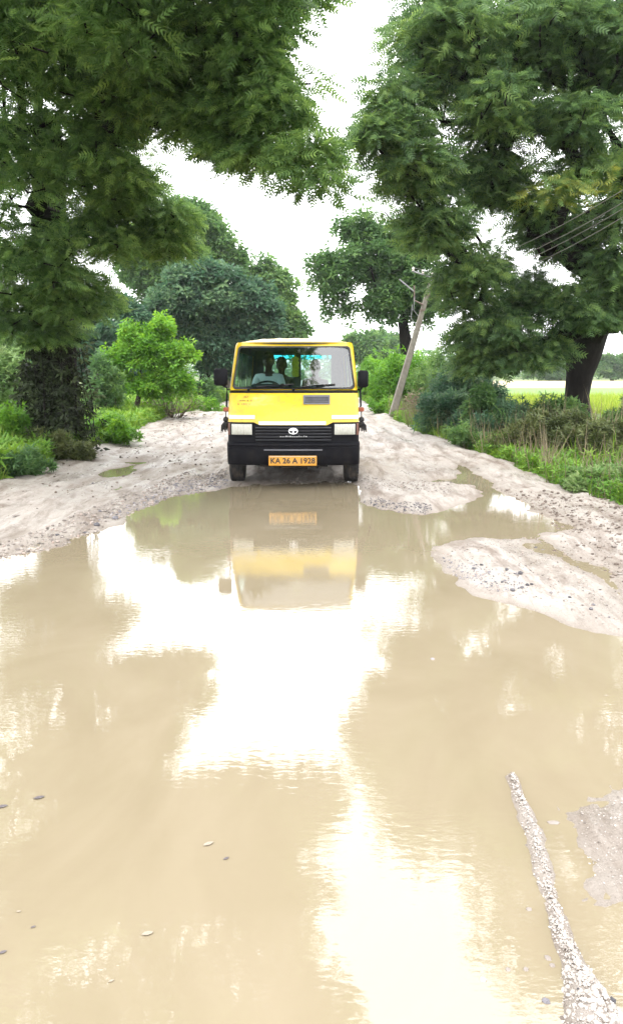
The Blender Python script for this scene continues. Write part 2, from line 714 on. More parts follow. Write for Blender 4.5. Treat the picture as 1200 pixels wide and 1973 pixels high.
def ground_h(x, y):
    x = np.asarray(x, float)
    y = np.asarray(y, float)
    e = road_edge(x, y)
    z = np.where(e > 0, .075 - .7 * e, .075 + .20 * sstep(0, 2.0, -e))
    z = np.maximum(z, -.35)
    far = sstep(60, 160, np.hypot(x, y))
    z = z + (.05 * fbm(x * .9, y * .9, 71, 3) + .12 * fbm(x * .12, y * .12, 75, 2)) * (1 - far) * sstep(.3, -.4, e)
    return z * (1 - far) + .1 * far * (e <= 0) + np.where(e > 0, z, 0) * far


def tensor_sheet(name, xs, ys, fn, mat):
    X, Y = np.meshgrid(xs, ys)
    Z = fn(X.ravel(), Y.ravel())
    v = np.stack([X.ravel(), Y.ravel(), Z], 1)
    nx, ny = len(xs), len(ys)
    i = np.arange(ny - 1)[:, None] * nx + np.arange(nx - 1)[None]
    f = np.stack([i, i + 1, i + nx + 1, i + nx], -1).reshape(-1, 4)
    o = np_mesh(name, v, f, mat, smooth=True)
    o['kind'] = 'structure'
    return o


def steps(a, b, first, grow, cap=1e9):
    out, s = [a], first
    while out[-1] < b:
        out.append(out[-1] + s)
        s = min(s * grow, cap)
    out[-1] = b
    return out


road_y = [-9, -7, -5, -3, -2, -1, 0, .5] + steps(.9, 16, .014, 1.0055, .075)[0:] + steps(16.1, 60, .1, 1.03, .6)[0:] + steps(61, 190, 1.2, 1.05, 6)
road_x = list(np.arange(-6.2, -3.4, .045)) + list(np.arange(-3.4, 3.9, .029)) + list(np.arange(3.9, 5.6, .045))
tensor_sheet('road', np.array(road_x), np.array(sorted(set(road_y))), road_h, road_material())

gx = [-v for v in reversed(steps(10.2, 2600, .4, 1.25))] + list(np.arange(-10, 9, .12)) + steps(9.2, 2600, .4, 1.25)
gy = [-v for v in reversed(steps(9.5, 2600, .6, 1.35))] + list(np.arange(-9, 40, .22)) + steps(40.3, 200, .4, 1.05, 5) + steps(206, 3200, 7, 1.25)
tensor_sheet('ground', np.array(gx), np.array(gy), ground_h, soil_material())

wm = MB().grid(lambda u, v: (u, v, 0.0), list(np.linspace(-6.0, 5.6, 6)), list(np.linspace(-8.5, 14.2, 8)))
tag(wm.build('puddle_water', water_material()), kind='structure')

# ---- fields behind the right verge
def field(name, pts, z, mat):
    m = MB()
    top = [(p[0], p[1], z) for p in pts]
    bot = [(p[0], p[1], -.1) for p in pts]
    m.loft([bot, top], False, True)
    return tag(m.build(name, mat, smooth=0), kind='structure')


def fieldmat(name, a, b_, sc):
    m, t, p = principled(name)
    geo = t.nodes.new('ShaderNodeNewGeometry')
    n = noise_node(t, mapping(t, geo.outputs['Position'], (1, .5, 1)), sc, 8, .75)
    t.links.new(ramp(t, n, [(.3, a), (.7, b_)]), p.inputs['Base Color'])
    p.inputs['Roughness'].default_value = .95
    return m


field('stubble_field', [(12, 74), (140, 74), (190, 150), (20, 150)], .30, fieldmat('straw', (.33, .27, .15), (.42, .36, .22), 1.2))
field('crop_field', [(10, 46), (90, 46), (120, 72), (11, 72)], .34, fieldmat('crop', (.07, .16, .03), (.14, .25, .05), 2.0))
field('paddy_field', [(8.6, 25), (60, 25), (85, 45), (9.8, 45)], .22, fieldmat('paddy', (.13, .22, .03), (.24, .32, .05), 2.5))


# ================================================================== FOLIAGE
def unit(v):
    return v / (np.linalg.norm(v, axis=-1, keepdims=True) + 1e-9)


def frond_template(pairs, ll, lw, droop=.25, ang=62, tri=True, lift=.1):
    """one pinnate leaf of unit length along +x"""
    v, f = [], []
    for k in range(pairs):
        t_ = .12 + .86 * k / max(1, pairs - 1)
        base = np.array([t_, 0, -droop * t_ * t_])
        sc = 1 - .45 * abs(t_ - .5)
        for s in (-1, 1):
            a = R(ang - 22 * t_)
            d = np.array([math.cos(a), s * math.sin(a), -lift - .25 * t_])
            d /= np.linalg.norm(d)
            side = np.array([math.sin(a), -s * math.cos(a), 0]) * lw * .5 * sc
            tip = base + d * ll * sc
            mid = base + d * ll * sc * .5
            n = len(v)
            if tri:
                v += [base + side * .8, tip, base - side * .8]
                f.append((n, n + 1, n + 2))
            else:
                v += [base, mid + side, tip, mid - side]
                f.append((n, n + 1, n + 2, n + 3))
    return np.array(v), np.array(f)


def leaf_template(n, ll, lw, spread=50, up=.35):
    """a whorl of n simple leaves at a shoot tip, +x outward"""
    v, f = [], []
    for k in range(n):
        a = (k - (n - 1) / 2) * R(spread)
        el = up * (1 if k % 2 else -.4)
        d = np.array([math.cos(a) * math.cos(el), math.sin(a) * math.cos(el), math.sin(el)])
        side = np.cross(d, [0, 0, 1.0])
        side = side / np.linalg.norm(side) * lw * .5
        b0 = d * .12 * ll
        mid = d * .55 * ll + np.array([0, 0, .05 * ll])
        i = len(v)
        v += [b0, mid + side, d * ll - np.array([0, 0, .12 * ll]), mid - side]
        f.append((i, i + 1, i + 2, i + 3))
    return np.array(v), np.array(f)


def blade_template(n, h, w):
    v, f = [], []
    for k in range(n):
        a = 2 * math.pi * k / n + .4
        b = np.array([math.cos(a), math.sin(a), 0])
        s = np.array([-math.sin(a), math.cos(a), 0]) * w
        i = len(v)
        lean = .25 + .35 * ((k * 7) % 5) / 5
        hh = h * (.6 + .4 * ((k * 3) % 4) / 3)
        v += [b * .02 + s, b * .02 - s, b * lean * hh + np.array([0, 0, hh])]
        f.append((i, i + 1, i + 2))
    return np.array(v), np.array(f)


def scatter(name, tmpl, P, D, S, mat, parent=None, tint=None, roll=.5, kind=None, g=None):
    """lays a leaf shape at every point P, pointing along D, of size S"""
    g = g or rng
    tv, tf = tmpl
    n = len(P)
    X = unit(D)
    up = np.tile([0, 0, 1.0], (n, 1)) + g.normal(0, roll, (n, 3))
    Yv = unit(np.cross(up, X))
    Zv = np.cross(X, Yv)
    Rm = np.stack([X, Yv, Zv], 1)                       # rows = axes
    V = np.einsum('mk,nkj->nmj', tv, Rm) * S[:, None, None] + P[:, None, :]
    F = tf[None] + (np.arange(n) * len(tv))[:, None, None]
    if tint is None:
        tint = g.random(n)
    nl = len(tf)
    leaf = np.clip(tint[:, None] + g.normal(0, .13, (n, nl)), 0, 1)          # every leaflet its own tone
    per_leaf = len(tv) // nl
    o = np_mesh(name, V.reshape(-1, 3), F.reshape(-1, tf.shape[1]), mat, parent, np.repeat(leaf.ravel(), per_leaf))
    if kind:
        o['kind'] = kind
    return o


def ball(n, g):
    d = unit(g.normal(0, 1, (n, 3)))
    return d


def sample_blob(c, r, n, g, shell=.55):
    """points in an ellipsoid, more of them near its skin"""
    d = ball(n, g)
    rad = shell + (1 - shell) * g.random(n) ** .6
    return np.array(c) + d * np.array(r) * rad[:, None]


def clump_fronds(C, rad, flat, per, g, droop=.35, jit=.36):
    """leaf sprays arranged as layered umbrellas round each clump centre"""
    n = len(C) * per
    idx = np.repeat(np.arange(len(C)), per)
    a = g.random(n) * 2 * np.pi
    rr = np.sqrt(g.random(n))
    h = np.stack([np.cos(a), np.sin(a), np.zeros(n)], 1)
    rs = (rad * (.7 + .6 * g.random(len(C))))[idx]
    z = (1 - rr ** 2) * .8 * flat * rs + g.normal(0, jit, n) * flat * rs - rr ** 2 * .25 * rs * flat
    P = C[idx] + h * (rr * rs)[:, None] + np.stack([0 * z, 0 * z, z], 1)
    D = h * (.4 + .8 * rr)[:, None] + g.normal(0, .35, (n, 3)) + np.array([0, 0, -droop])
    return P, D, idx


def limbs(trunk, C, r_tip=.012, g=None, expo=.5, sides=6, wiggle=.12):
    """trunk: [(x,y,z,r)...]; grows a limb from the nearest wood to every clump. Returns trunk MB, branch MB"""
    g = g or rng
    nodes = [np.array(p[:3]) for p in trunk]
    par = [i - 1 for i in range(len(trunk))]
    fork = len(trunk) // 2
    top = nodes[-1]
    order = np.argsort(np.linalg.norm(C - top, axis=1))
    leaves = []
    for k in order:
        c = C[k]
        N = np.array(nodes[fork:])
        dist = np.linalg.norm(N - c, axis=1)
        back = np.maximum(0, np.linalg.norm(N - top, axis=1) - np.linalg.norm(c - top) * .95)
        below = np.maximum(0, N[:, 2] - c[2]) * .35
        j = int(np.argmin(dist + back * 1.5 + below)) + fork
        a = nodes[j]
        L_ = np.linalg.norm(c - a)
        m = max(1, int(L_ / .7))
        prev = j
        for q in range(1, m + 1):
            t_ = q / m
            p = a + (c - a) * t_ + g.normal(0, wiggle * min(L_, 1.5) * .5, 3) * (0 if q == m else 1)
            p[2] += .12 * L_ * math.sin(math.pi * t_)
            nodes.append(p)
            par.append(prev)
            prev = len(nodes) - 1
        leaves.append(prev)
    cnt = np.zeros(len(nodes))
    for lf in leaves:
        i = lf
        while i >= 0:
            cnt[i] += 1
            i = par[i]
    tot = max(1, cnt[0])
    r_trunk = trunk[-1][3]
    rad = np.maximum(r_tip, r_trunk * .95 * (cnt / tot) ** expo)
    for i, p in enumerate(trunk):
        rad[i] = p[3]
    kids = {}
    for i, p in enumerate(par):
        if i >= len(trunk):
            kids.setdefault(p, []).append(i)
    big, small = MB(), MB()
    tp = [nodes[i] for i in range(len(trunk))]
    big.tube(tp, [float(rad[i]) for i in range(len(trunk))], 14)
    for st in sorted(kids):
        for ch in kids[st]:
            if st >= len(trunk) and ch == max(kids[st], key=lambda q: cnt[q]):
                continue
            chain = [st, ch]
            while chain[-1] in kids:
                chain.append(max(kids[chain[-1]], key=lambda q: cnt[q]))
            rr = [float(rad[i]) for i in chain]
            rr[0] = min(rr[0], rr[1] * 1.25)
            (big if rr[1] > .06 else small).tube([nodes[i] for i in chain], rr, sides if rr[1] > .06 else 4, False)
    return big, small


BARK_DARK = bark_material('dark_bark', (.006, .005, .005), (.022, .018, .016))
BARK_GREY = bark_material('grey_bark', (.05, .04, .03), (.13, .105, .08))
LEAF_TAM_NEAR = leafmat('leaf_near_canopy', [(.054, .102, .038), (.090, .166, .057), (.146, .246, .080), (.225, .33, .10)], .48)
LEAF_TAM = leafmat('leaf_raintree', [(.044, .086, .038), (.074, .136, .054), (.118, .198, .070), (.18, .265, .08)], .45)
LEAF_BLUE = leafmat('leaf_bluegreen', [(.036, .078, .050), (.056, .116, .070), (.086, .156, .084), (.125, .20, .09)], .38)
LEAF_MID = leafmat('leaf_mid', [(.05, .105, .042), (.08, .16, .06), (.12, .21, .07), (.17, .27, .085)], .42)
LEAF_BRIGHT = leafmat('leaf_bright', [(.06, .15, .025), (.10, .24, .035), (.155, .32, .045), (.24, .39, .065)], .4)
LEAF_OLIVE = leafmat('leaf_olive', [(.035, .045, .02), (.06, .08, .03), (.09, .11, .04), (.13, .15, .06)], .25)
LEAF_PALE = leafmat('leaf_pale', [(.07, .14, .04), (.12, .21, .07), (.19, .28, .11), (.30, .38, .18)], .35)
LEAF_YELLOW = leafmat('leaf_yellowing', [(.08, .15, .045), (.11, .17, .05), (.16, .20, .05), (.22, .24, .055)], .35)
LEAF_DRY = leafmat('leaf_dry', [(.10, .085, .05), (.16, .13, .085), (.22, .18, .12), (.12, .14, .05)], .2)
GRASSM = leafmat('grass_blade', [(.07, .15, .02), (.11, .22, .03), (.17, .29, .04), (.26, .34, .07)], .35)
WEEDM = leafmat('weed_leaf', [(.045, .11, .022), (.085, .185, .032), (.14, .27, .04), (.22, .33, .065)], .35)

TRI_FROND = frond_template(6, .42, .17, .3)
QUAD_FROND = frond_template(5, .46, .22, .12, tri=True, lift=.02)
SPRAY = leaf_template(4, 1.0, .42, 55)
WHORL = leaf_template(5, 1.0, .38, 60)
_v, _f = SPRAY
SPRAY_T = (np.concatenate([[_v[q[0]] + (_v[q[1]] - _v[q[3]]) * .36, _v[q[2]], _v[q[0]] - (_v[q[1]] - _v[q[3]]) * .36] for q in _f]).reshape(-1, 3), np.arange(len(_f) * 3).reshape(-1, 3))


def blobs_to_clumps(blobs, g):
    out = []
    for b in blobs:
        c, r, n = b[0], b[1], b[2]
        out.append(sample_blob(c, r, n, g, b[3] if len(b) > 3 else .45))
    return np.concatenate(out)


def make_tree(name, label, cat, trunk, blobs, tmpl, mat, per, size, crad, flat, seed, bark=BARK_DARK, droop=.35, group=None, r_tip=.012, tintspan=(.0, 1.0), extra=None, jit=.36, mult=1.0):
    g = np.random.default_rng(seed)
    base = np.array(trunk[0][:3])
    root = empty(name, tuple(base), label, cat, group)
    C = blobs_to_clumps([(b[0], b[1], max(1, int(b[2] * mult)), *b[3:]) for b in blobs], g)
    big, small = limbs(trunk, C, r_tip, g)
    off = lambda m: [tuple(np.array(p) - base) for p in m.v]
    big.v = off(big)
    big.build('trunk', bark, root, 60)
    if small.v:
        small.v = off(small)
        tag(small.build('branches', bark, root, 0), kind='stuff')
    P, D, idx = clump_fronds(C, crad, flat, per, g, droop, jit)
    ct = tintspan[0] + (tintspan[1] - tintspan[0]) * g.random(len(C))
    tint = np.clip(ct[idx] * .6 + g.random(len(P)) * .4, 0, 1)
    S = size * (.7 + .6 * g.random(len(P)))
    scatter('crown', tmpl, P - base, D, S, mat, root, tint, .6, 'stuff', g)
    if extra:
        for nm, eb, em, ep in extra:
            C2 = blobs_to_clumps(eb, g)
            P2, D2, _ = clump_fronds(C2, crad, flat, ep, g, droop)
            tag(scatter(nm, tmpl, P2 - base, D2, size * (.7 + .6 * g.random(len(P2))), em, root, None, .6, 'stuff', g), 'yellowing spray of leaves in the crown')
    return root


def pb(px, py, Y, rpx, rpy, dy, n, shell=.35):
    """a leafy mass centred on a pixel at distance Y, radii in pixels across and metres deep"""
    c = at(px, py, Y)
    k = ppm(Y)
    tr = TRIM_R                                          # leaf sprays reach this far beyond their centres
    return (tuple(c), (max(.10, rpx / k - tr), max(.10, dy - tr), max(.10, rpy / k - tr * .6)), n, shell)


TRIM_R = .36


# ---- the near tree on the left, reaching over the road
g1 = (-5.25, 15.6, .15)
lt = [(g1[0], g1[1], g1[2] - .2, .62), (-5.22, 15.55, .8, .50), (-5.15, 15.4, 1.7, .43), (-5.0, 15.1, 2.6, .40), (-4.85, 14.7, 3.5, .36), (-4.7, 14.2, 4.3, .30), (-4.4, 13.6, 5.1, .24)]
left_blobs = [
    pb(60, 90, 10.2, 190, 120, 1.5, 50), pb(260, 85, 9.8, 150, 110, 1.4, 44), pb(420, 80, 10.0, 115, 95, 1.3, 34),
    pb(490, 115, 10.0, 66, 105, 1.0, 26), pb(530, 210, 9.8, 50, 60, .7, 13), pb(590, 300, 9.4, 26, 36, .35, 8), pb(606, 348, 9.3, 17, 26, .25, 5),
    pb(455, 225, 10.4, 95, 62, 1.0, 22), pb(500, 305, 10.0, 55, 20, .45, 8), pb(385, 235, 10.8, 85, 55, 1.0, 14), pb(440, 290, 10.4, 50, 30, .5, 8),
    pb(70, 300, 11.6, 190, 110, 1.5, 44), pb(230, 205, 10.8, 100, 70, 1.0, 22), pb(255, 385, 12.4, 85, 60, 1.0, 18), pb(330, 180, 10.6, 70, 60, .9, 12), pb(330, 420, 12.8, 40, 40, .7, 6), pb(220, 310, 11.6, 95, 95, 1.3, 24), pb(60, 480, 13.0, 180, 120, 1.4, 50),
    pb(210, 455, 13.0, 90, 90, 1.2, 26), pb(315, 470, 13.2, 75, 50, .9, 18), pb(150, 570, 13.8, 110, 75, 1.1, 30), pb(20, 600, 14.2, 110, 70, 1.1, 22), pb(90, 640, 14.6, 90, 45, 1.0, 16),
    pb(510, 15, 9.8, 50, 40, .8, 8), pb(590, -5, 10.5, 36, 18, .35, 4), pb(610, 160, 10.2, 12, 12, .2, 1),
    ((-3.4, 9.2, 6.9), (2.4, 1.9, 1.1), 66, .3), ((-1.2, 8.8, 6.6), (.95, 1.3, .7), 22, .3), ((-5.6, 10.4, 6.5), (2.4, 2.6, 1.4), 50, .3), ((-7.5, 13.5, 5.8), (2.6, 2.4, 2.2), 50, .3),
    ((-2.6, 7.2, 5.7), (1.7, 1.1, .7), 24, .3), ((-5.2, 14.2, 8.4), (3.2, 3.0, 1.4), 50, .3), ((-.45, 8.0, 6.5), (.85, .9, .45), 15, .2), ((.0, 8.5, 6.6), (.50, .7, .35), 12, .2), ((-.55, 9.2, 6.3), (.5, .6, .4), 8, .2),
]
make_tree('roadside_tree', 'dark feathery-leaved tree whose canopy overhangs the left of the road', 'tree', lt, left_blobs,
          QUAD_FROND, LEAF_TAM_NEAR, 36, .178, .36, .50, 101, BARK_DARK, .3, jit=.30, mult=1.5)

# ---- the big tree on the right
rt0 = at(1108, 800, 19.5)
rx, ry = rt0.x, 19.5
rt = [(rx + .05, ry, .0, .50), (rx + .05, ry, .5, .37), (rx, ry, 1.1, .30), (rx + .02, ry - .05, 1.6, .33), (rx + .06, ry - .1, 2.1, .44), (rx + .08, ry - .2, 2.7, .52)]
right_blobs = [
    pb(850, 90, 16.0, 110, 95, 1.6, 40), pb(770, 220, 15.6, 75, 80, 1.2, 24), pb(800, 330, 15.8, 85, 70, 1.3, 28), pb(730, 260, 15.0, 34, 40, .6, 8),
    pb(830, 440, 16.5, 70, 65, 1.3, 22), pb(900, 540, 17.2, 75, 80, 1.4, 30), pb(960, 640, 17.6, 85, 60, 1.3, 28), pb(905, 660, 17.8, 40, 50, .8, 12),
    pb(1040, 70, 16.2, 130, 90, 1.7, 44), pb(1180, 110, 16.5, 90, 110, 1.6, 34), pb(960, 220, 15.8, 100, 70, 1.4, 28), pb(1100, 240, 16.0, 70, 60, 1.3, 15),
    pb(940, 350, 16.9, 80, 60, 1.2, 24), pb(1040, 430, 17.4, 70, 70, 1.2, 18), pb(1180, 520, 17.1, 60, 80, 1.1, 22), pb(1020, 560, 18.1, 70, 60, 1.2, 20), pb(1150, 620, 17.0, 70, 30, 1.0, 10),
    pb(1210, 330, 17.5, 60, 70, 1.0, 14), pb(930, 700, 17.9, 60, 34, .9, 16), pb(1010, 690, 17.6, 60, 34, .9, 16), pb(1120, 330, 16.6, 60, 60, 1.0, 10), pb(1100, 470, 17.9, 60, 60, 1.0, 12), pb(1190, 430, 17, 40, 60, .9, 8), pb(1090, 590, 17.2, 60, 60, 1.0, 14), pb(1185, 615, 17.4, 50, 30, .9, 10), pb(1050, 670, 17.6, 50, 36, .9, 12),
    ((rx - .6, 18.2, 9.6), (4.6, 2.8, 2.4), 110, .4), ((rx + .6, 19.0, 11.6), (3.6, 2.6, 1.5), 70, .3), ((rx - 3.2, 17.2, 8.6), (1.9, 1.6, 1.9), 40, .3),
    ((rx - .4, 17.2, 12.6), (2.3, 1.8, 1.0), 26, .3), ((rx - 1.2, 16.6, 12.9), (1.6, 1.2, .7), 16, .3), ((rx + 3.8, 19, 7.6), (2.8, 3.0, 3.0), 60, .4), ((rx - 1, 21.5, 6.5), (4.2, 2.0, 3.6), 60, .4), ((rx + 2.8, 21, 4.2), (2.6, 1.8, 1.2), 16, .4),
]
yell = [pb(1095, 365, 15.2, 30, 20, .3, 5), pb(1060, 385, 15.4, 20, 16, .3, 2), pb(1195, 350, 15.6, 20, 16, .3, 2)]
make_tree('broad_crowned_tree', 'tall broad-crowned tree with thick dark trunk right of the road', 'tree', rt, right_blobs,
          QUAD_FROND, LEAF_TAM, 35, .235, .44, .50, 202, BARK_DARK, .28, jit=.30, mult=1.65, extra=[('yellow_leaves', yell, LEAF_YELLOW, 26)])

# ---- trees further down the road
TRIM_R = .6
c_ = at(395, 760, 44)
make_tree('dense_tree', 'dense blue-green rounded tree behind the left wing mirror of the van', 'tree',
          [(c_.x, 44, .1, .4), (c_.x, 44, 1.2, .32), (c_.x + .2, 44, 2.4, .26), (c_.x + .3, 44, 3.6, .2)],
          [pb(400, 590, 42.5, 110, 85, 2.2, 110), pb(330, 620, 43, 70, 60, 2, 40), pb(480, 610, 43, 75, 75, 2.0, 60), pb(440, 680, 42.5, 90, 55, 1.8, 50), pb(390, 540, 43, 70, 40, 1.6, 30)],
          SPRAY, LEAF_BLUE, 48, .36, .72, .55, 303, BARK_DARK, .35, 'trees down the road', .02)
c_ = at(545, 760, 56)
make_tree('dense_tree', 'rounded mid-green tree just above the van roof left of the sky gap', 'tree',
          [(-6.2, 56, .1, .36), (-6.1, 56, 1.5, .28), (-5.0, 56, 3, .2)],
          [pb(520, 590, 55, 58, 75, 2.0, 50), pb(560, 640, 55, 32, 55, 1.6, 22), pb(500, 530, 55.5, 38, 36, 1.4, 16)],
          SPRAY, LEAF_MID, 46, .42, .8, .6, 304, BARK_GREY, .3, 'trees down the road', .02)
c_ = at(330, 760, 52)
make_tree('tall_tree', 'tall pale-topped tree rising behind the dense blue-green tree', 'tree',
          [(c_.x, 52, .1, .45), (c_.x, 52, 2, .36), (c_.x + .2, 52, 4.5, .3), (c_.x + .4, 52, 7, .22)],
          [pb(370, 450, 52, 75, 55, 2.2, 52), pb(430, 490, 52, 50, 55, 1.8, 26), pb(290, 500, 53, 80, 80, 2.2, 52), pb(350, 410, 52, 45, 25, 1.4, 14), pb(330, 560, 53, 120, 60, 2.0, 40)],
          SPRAY, LEAF_MID, 46, .40, .8, .55, 305, BARK_GREY, .3, 'trees down the road', .02, (.0, .7))
TRIM_R = .3
c_ = at(785, 740, 40)
make_tree('sparse_tree', 'sparse tree with dark bent trunk behind the leaning pole', 'tree',
          [(c_.x + .1, 40, .1, .45), (c_.x + .05, 40, 1.6, .38), (c_.x - .1, 40, 3.0, .34), (c_.x - .3, 40, 4.2, .26), (c_.x - .1, 40, 5.4, .2)],
          [pb(720, 500, 39, 85, 60, 2.0, 44), pb(645, 530, 39, 50, 50, 1.5, 18), pb(800, 540, 39, 60, 60, 1.8, 24), pb(760, 570, 39, 60, 40, 1.6, 20), pb(800, 470, 39.5, 70, 60, 2.0, 32), pb(820, 580, 39.5, 55, 55, 1.6, 22), pb(730, 590, 39, 55, 35, 1.4, 13), pb(690, 440, 39, 45, 25, 1.2, 8), pb(655, 600, 39, 20, 26, .6, 3)],
          WHORL, LEAF_MID, 42, .30, .62, .8, 306, BARK_DARK, .2, None, .02, (0, .65))

TRIM_R = .6
c_ = at(205, 760, 38)
make_tree('dense_tree', 'dark dense tree filling the gap behind the bright young tree', 'tree',
          [(c_.x, 38, .1, .4), (c_.x, 38, 1.2, .3), (c_.x, 38, 2.4, .26)],
          [pb(215, 640, 38, 100, 80, 2.0, 70), pb(130, 690, 37.5, 80, 60, 1.8, 40), pb(250, 720, 37, 90, 50, 1.5, 40)],
          SPRAY, LEAF_BLUE, 44, .36, .7, .6, 308, BARK_DARK, .3, 'trees down the road', .02, (0, .6))
# far hazy trees at the end of the road, and beyond the fields
far = [(700, 672, 95, 40, 26, 'faint grey-green tree at the far end of the road beside the van'),
       (742, 668, 110, 30, 30, 'faint hazy tree at the far end of the road left of the leaning pole'),
       (1180, 708, 150, 60, 22, 'distant tree across the straw field under the trunk of the big tree'),
       (1060, 716, 150, 60, 20, 'distant low tree across the fields behind the big trunk'),
       (8, 690, 70, 45, 35, 'distant tree seen past the left edge below the near canopy')]
for q, (px, py, Y, rx_, ry_, lab) in enumerate(far):
    b0 = at(px, py, Y)
    k = ppm(Y)
    make_tree('distant_tree', lab, 'tree', [(b0.x, Y, 0, .4), (b0.x, Y, b0.z * .5, .3), (b0.x, Y, b0.z, .2)],
              [((b0.x, Y, b0.z), (rx_ / k, 2.5, ry_ / k), 34, .3)], SPRAY, LEAF_MID, 40, .75, 1.1, .6, 400 + q, BARK_GREY, .3, 'distant trees', .03)

# treeline round the plain, far off: one mass
g = np.random.default_rng(55)
n = 1500
ang = g.random(n) * 2 * np.pi
rad = 230 + g.random(n) * 60
hgt = 3.5 + 4.0 * (fbm(np.cos(ang) * 9, np.sin(ang) * 9, 91, 3) + .5)
C = np.stack([np.cos(ang) * rad, np.sin(ang) * rad, g.random(n) * hgt], 1)
P, D, idx = clump_fronds(C, 4.0, .6, 12, g)
tag(scatter('treeline', SPRAY_T, P, D, 2.6 * (.7 + .6 * g.random(len(P))), LEAF_MID, None, g.random(len(P)), .6, 'stuff', g), 'far-off line of trees round the plain', 'trees')


# ---- shrubs, each one its own
def shrub(name, label, px, py, Y, wpx, hpx, mat, n, per, size, seed, tmpl=SPRAY_T, stems=7, bark=BARK_GREY, group=None, flat=.8, cat='shrub', depth=None, zb=None, span=(0, 1)):
    """px,py: the foot of the plant; wpx,hpx: width and height in the photograph"""
    g = np.random.default_rng(seed)
    b0 = at(px, py, Y)
    k = ppm(Y)
    w, h = wpx / k, hpx / k
    zg = float(ground_h(np.array([b0.x]), np.array([Y]))[0]) if zb is None else zb
    h = max(.15, b0.z + h - zg)
    root = empty(name, (b0.x, Y, zg), label, cat, group)
    dp = depth or w * .45
    subs = []
    nb = 6
    for q in range(nb):
        fx = (q + .5) / nb * 2 - 1 + g.normal(0, .12)
        hh = h * (.65 + .45 * g.random()) * (1 - .25 * abs(fx))
        n = int(n * 1.06) + 1
        subs.append(sample_blob((fx * w * .42, g.normal(0, .35) * dp, hh * .5), (w * (.16 + .12 * g.random()), dp * .7, hh * .48), max(3, n // nb), g, .2))
    C = np.concatenate(subs)
    C[:, 2] = np.maximum(C[:, 2], .05)
    st = MB()
    for q in range(stems):
        c = C[int(g.integers(len(C)))]
        b = np.array([c[0] * .25, c[1] * .25, -.06])
        m = b * .5 + c * .5 + g.normal(0, .06 * h, 3)
        r = max(.006, .014 * h)
        st.tube([b, m, c], [r, r * .7, r * .35], 5, False)
    st.build('stems', bark, root, 0)
    P, D, idx = clump_fronds(C, min(w, h) * .19, flat, per, g, -.15, .6)
    P[:, 2] = np.maximum(P[:, 2], .01)
    ct = span[0] + (span[1] - span[0]) * g.random(len(C))
    tint = np.clip(ct[idx] * .7 + g.random(len(P)) * .3, 0, 1)
    scatter('foliage', tmpl, P, D, size * (.6 + .8 * g.random(len(P))), mat, root, tint, .6, 'stuff', g)
    return root


VG = 'shrubs along the right verge'
LG = 'shrubs along the left verge'
TRIS = (np.array([[0, -.19, 0], [1, 0, -.12], [0, .19, 0.0]]) , np.array([[0, 1, 2]]))
shrub('verge_bush', 'dark low bush in front of the vine-covered trunk', 120, 862, 14.0, 110, 44, LEAF_OLIVE, 34, 50, .09, 501, group=LG)
shrub('verge_bush', 'dark green bush in the bottom left corner of the verge', 8, 925, 11.6, 140, 70, LEAF_MID, 46, 60, .10, 502, group=LG, span=(0, .5))
shrub('verge_bush', 'yellow-green bush at the left edge beside the dark trunk', 5, 850, 14.2, 90, 85, LEAF_BRIGHT, 40, 55, .10, 503, group=LG)
shrub('verge_bush', 'bright green weedy bush right of the vine-covered trunk', 205, 850, 17.4, 110, 55, LEAF_BRIGHT, 36, 60, .11, 504, group=LG)
shrub('tall_shrub', 'tall pale leafy shrub at the left edge behind the vine-covered trunk', 10, 800, 20, 110, 130, LEAF_PALE, 40, 55, .16, 505, group=LG)
shrub('tall_shrub', 'grey-green shrub between the vine-covered trunk and the young tree', 195, 790, 24, 70, 115, LEAF_MID, 30, 50, .15, 506, group=LG)
shrub('dry_shrub', 'dry brown twiggy shrub under the bright green young tree', 325, 785, 27, 110, 62, LEAF_DRY, 30, 40, .10, 507, TRIS, 40, group=LG)
shrub('verge_bush', 'small dark bush between the young tree and the van mirror', 395, 772, 37, 60, 60, LEAF_MID, 24, 45, .17, 508, group=LG, span=(0, .5))
shrub('verge_bush', 'low bright bush at the road edge left of the van mirror', 405, 790, 33, 60, 26, LEAF_BRIGHT, 18, 45, .13, 509, group=LG)
# creeper over the near trunk
gcr = np.random.default_rng(77)
root = empty('creeper', (-5.2, 15.3, .1), 'dark creeper hanging in strands over the trunk of the near left tree', 'creeper')
vn = MB()
Pc, Dc = [], []
for q in range(60):
    a = gcr.random() * 2 * math.pi
    rc = .42 + .32 * gcr.random() ** 2
    x0, y0 = rc * math.cos(a), rc * .8 * math.sin(a) - .1
    z1 = .7 + 2.3 * gcr.random() ** 1.3
    pts = [(x0 * (.8 + .45 * t_) + gcr.normal(0, .03), y0 * (.8 + .45 * t_), z1 * (1 - t_)) for t_ in (0, .3, .6, .9)]
    vn.tube(pts, .008, 4, False)
    for _ in range(int(14 + 66 * gcr.random())):
        t_ = gcr.random() ** 1.4
        Pc.append((x0 * (.8 + .45 * t_) + gcr.normal(0, .07), y0 * (.8 + .45 * t_) + gcr.normal(0, .07), z1 * (1 - t_) + .05))
        Dc.append((gcr.normal(0, .5) + x0, gcr.normal(0, .5) + y0, -.8))
vn.build('vines', BARK_DARK, root, 0)
scatter('foliage', SPRAY, np.array(Pc), np.array(Dc), .12 * (.5 + 1.0 * gcr.random(len(Pc))), leafmat('leaf_creeper', [(.018, .024, .012), (.03, .042, .02), (.05, .07, .03), (.075, .10, .045)], .25), root, gcr.random(len(Pc)) ** 1.5, .5, 'stuff', gcr)

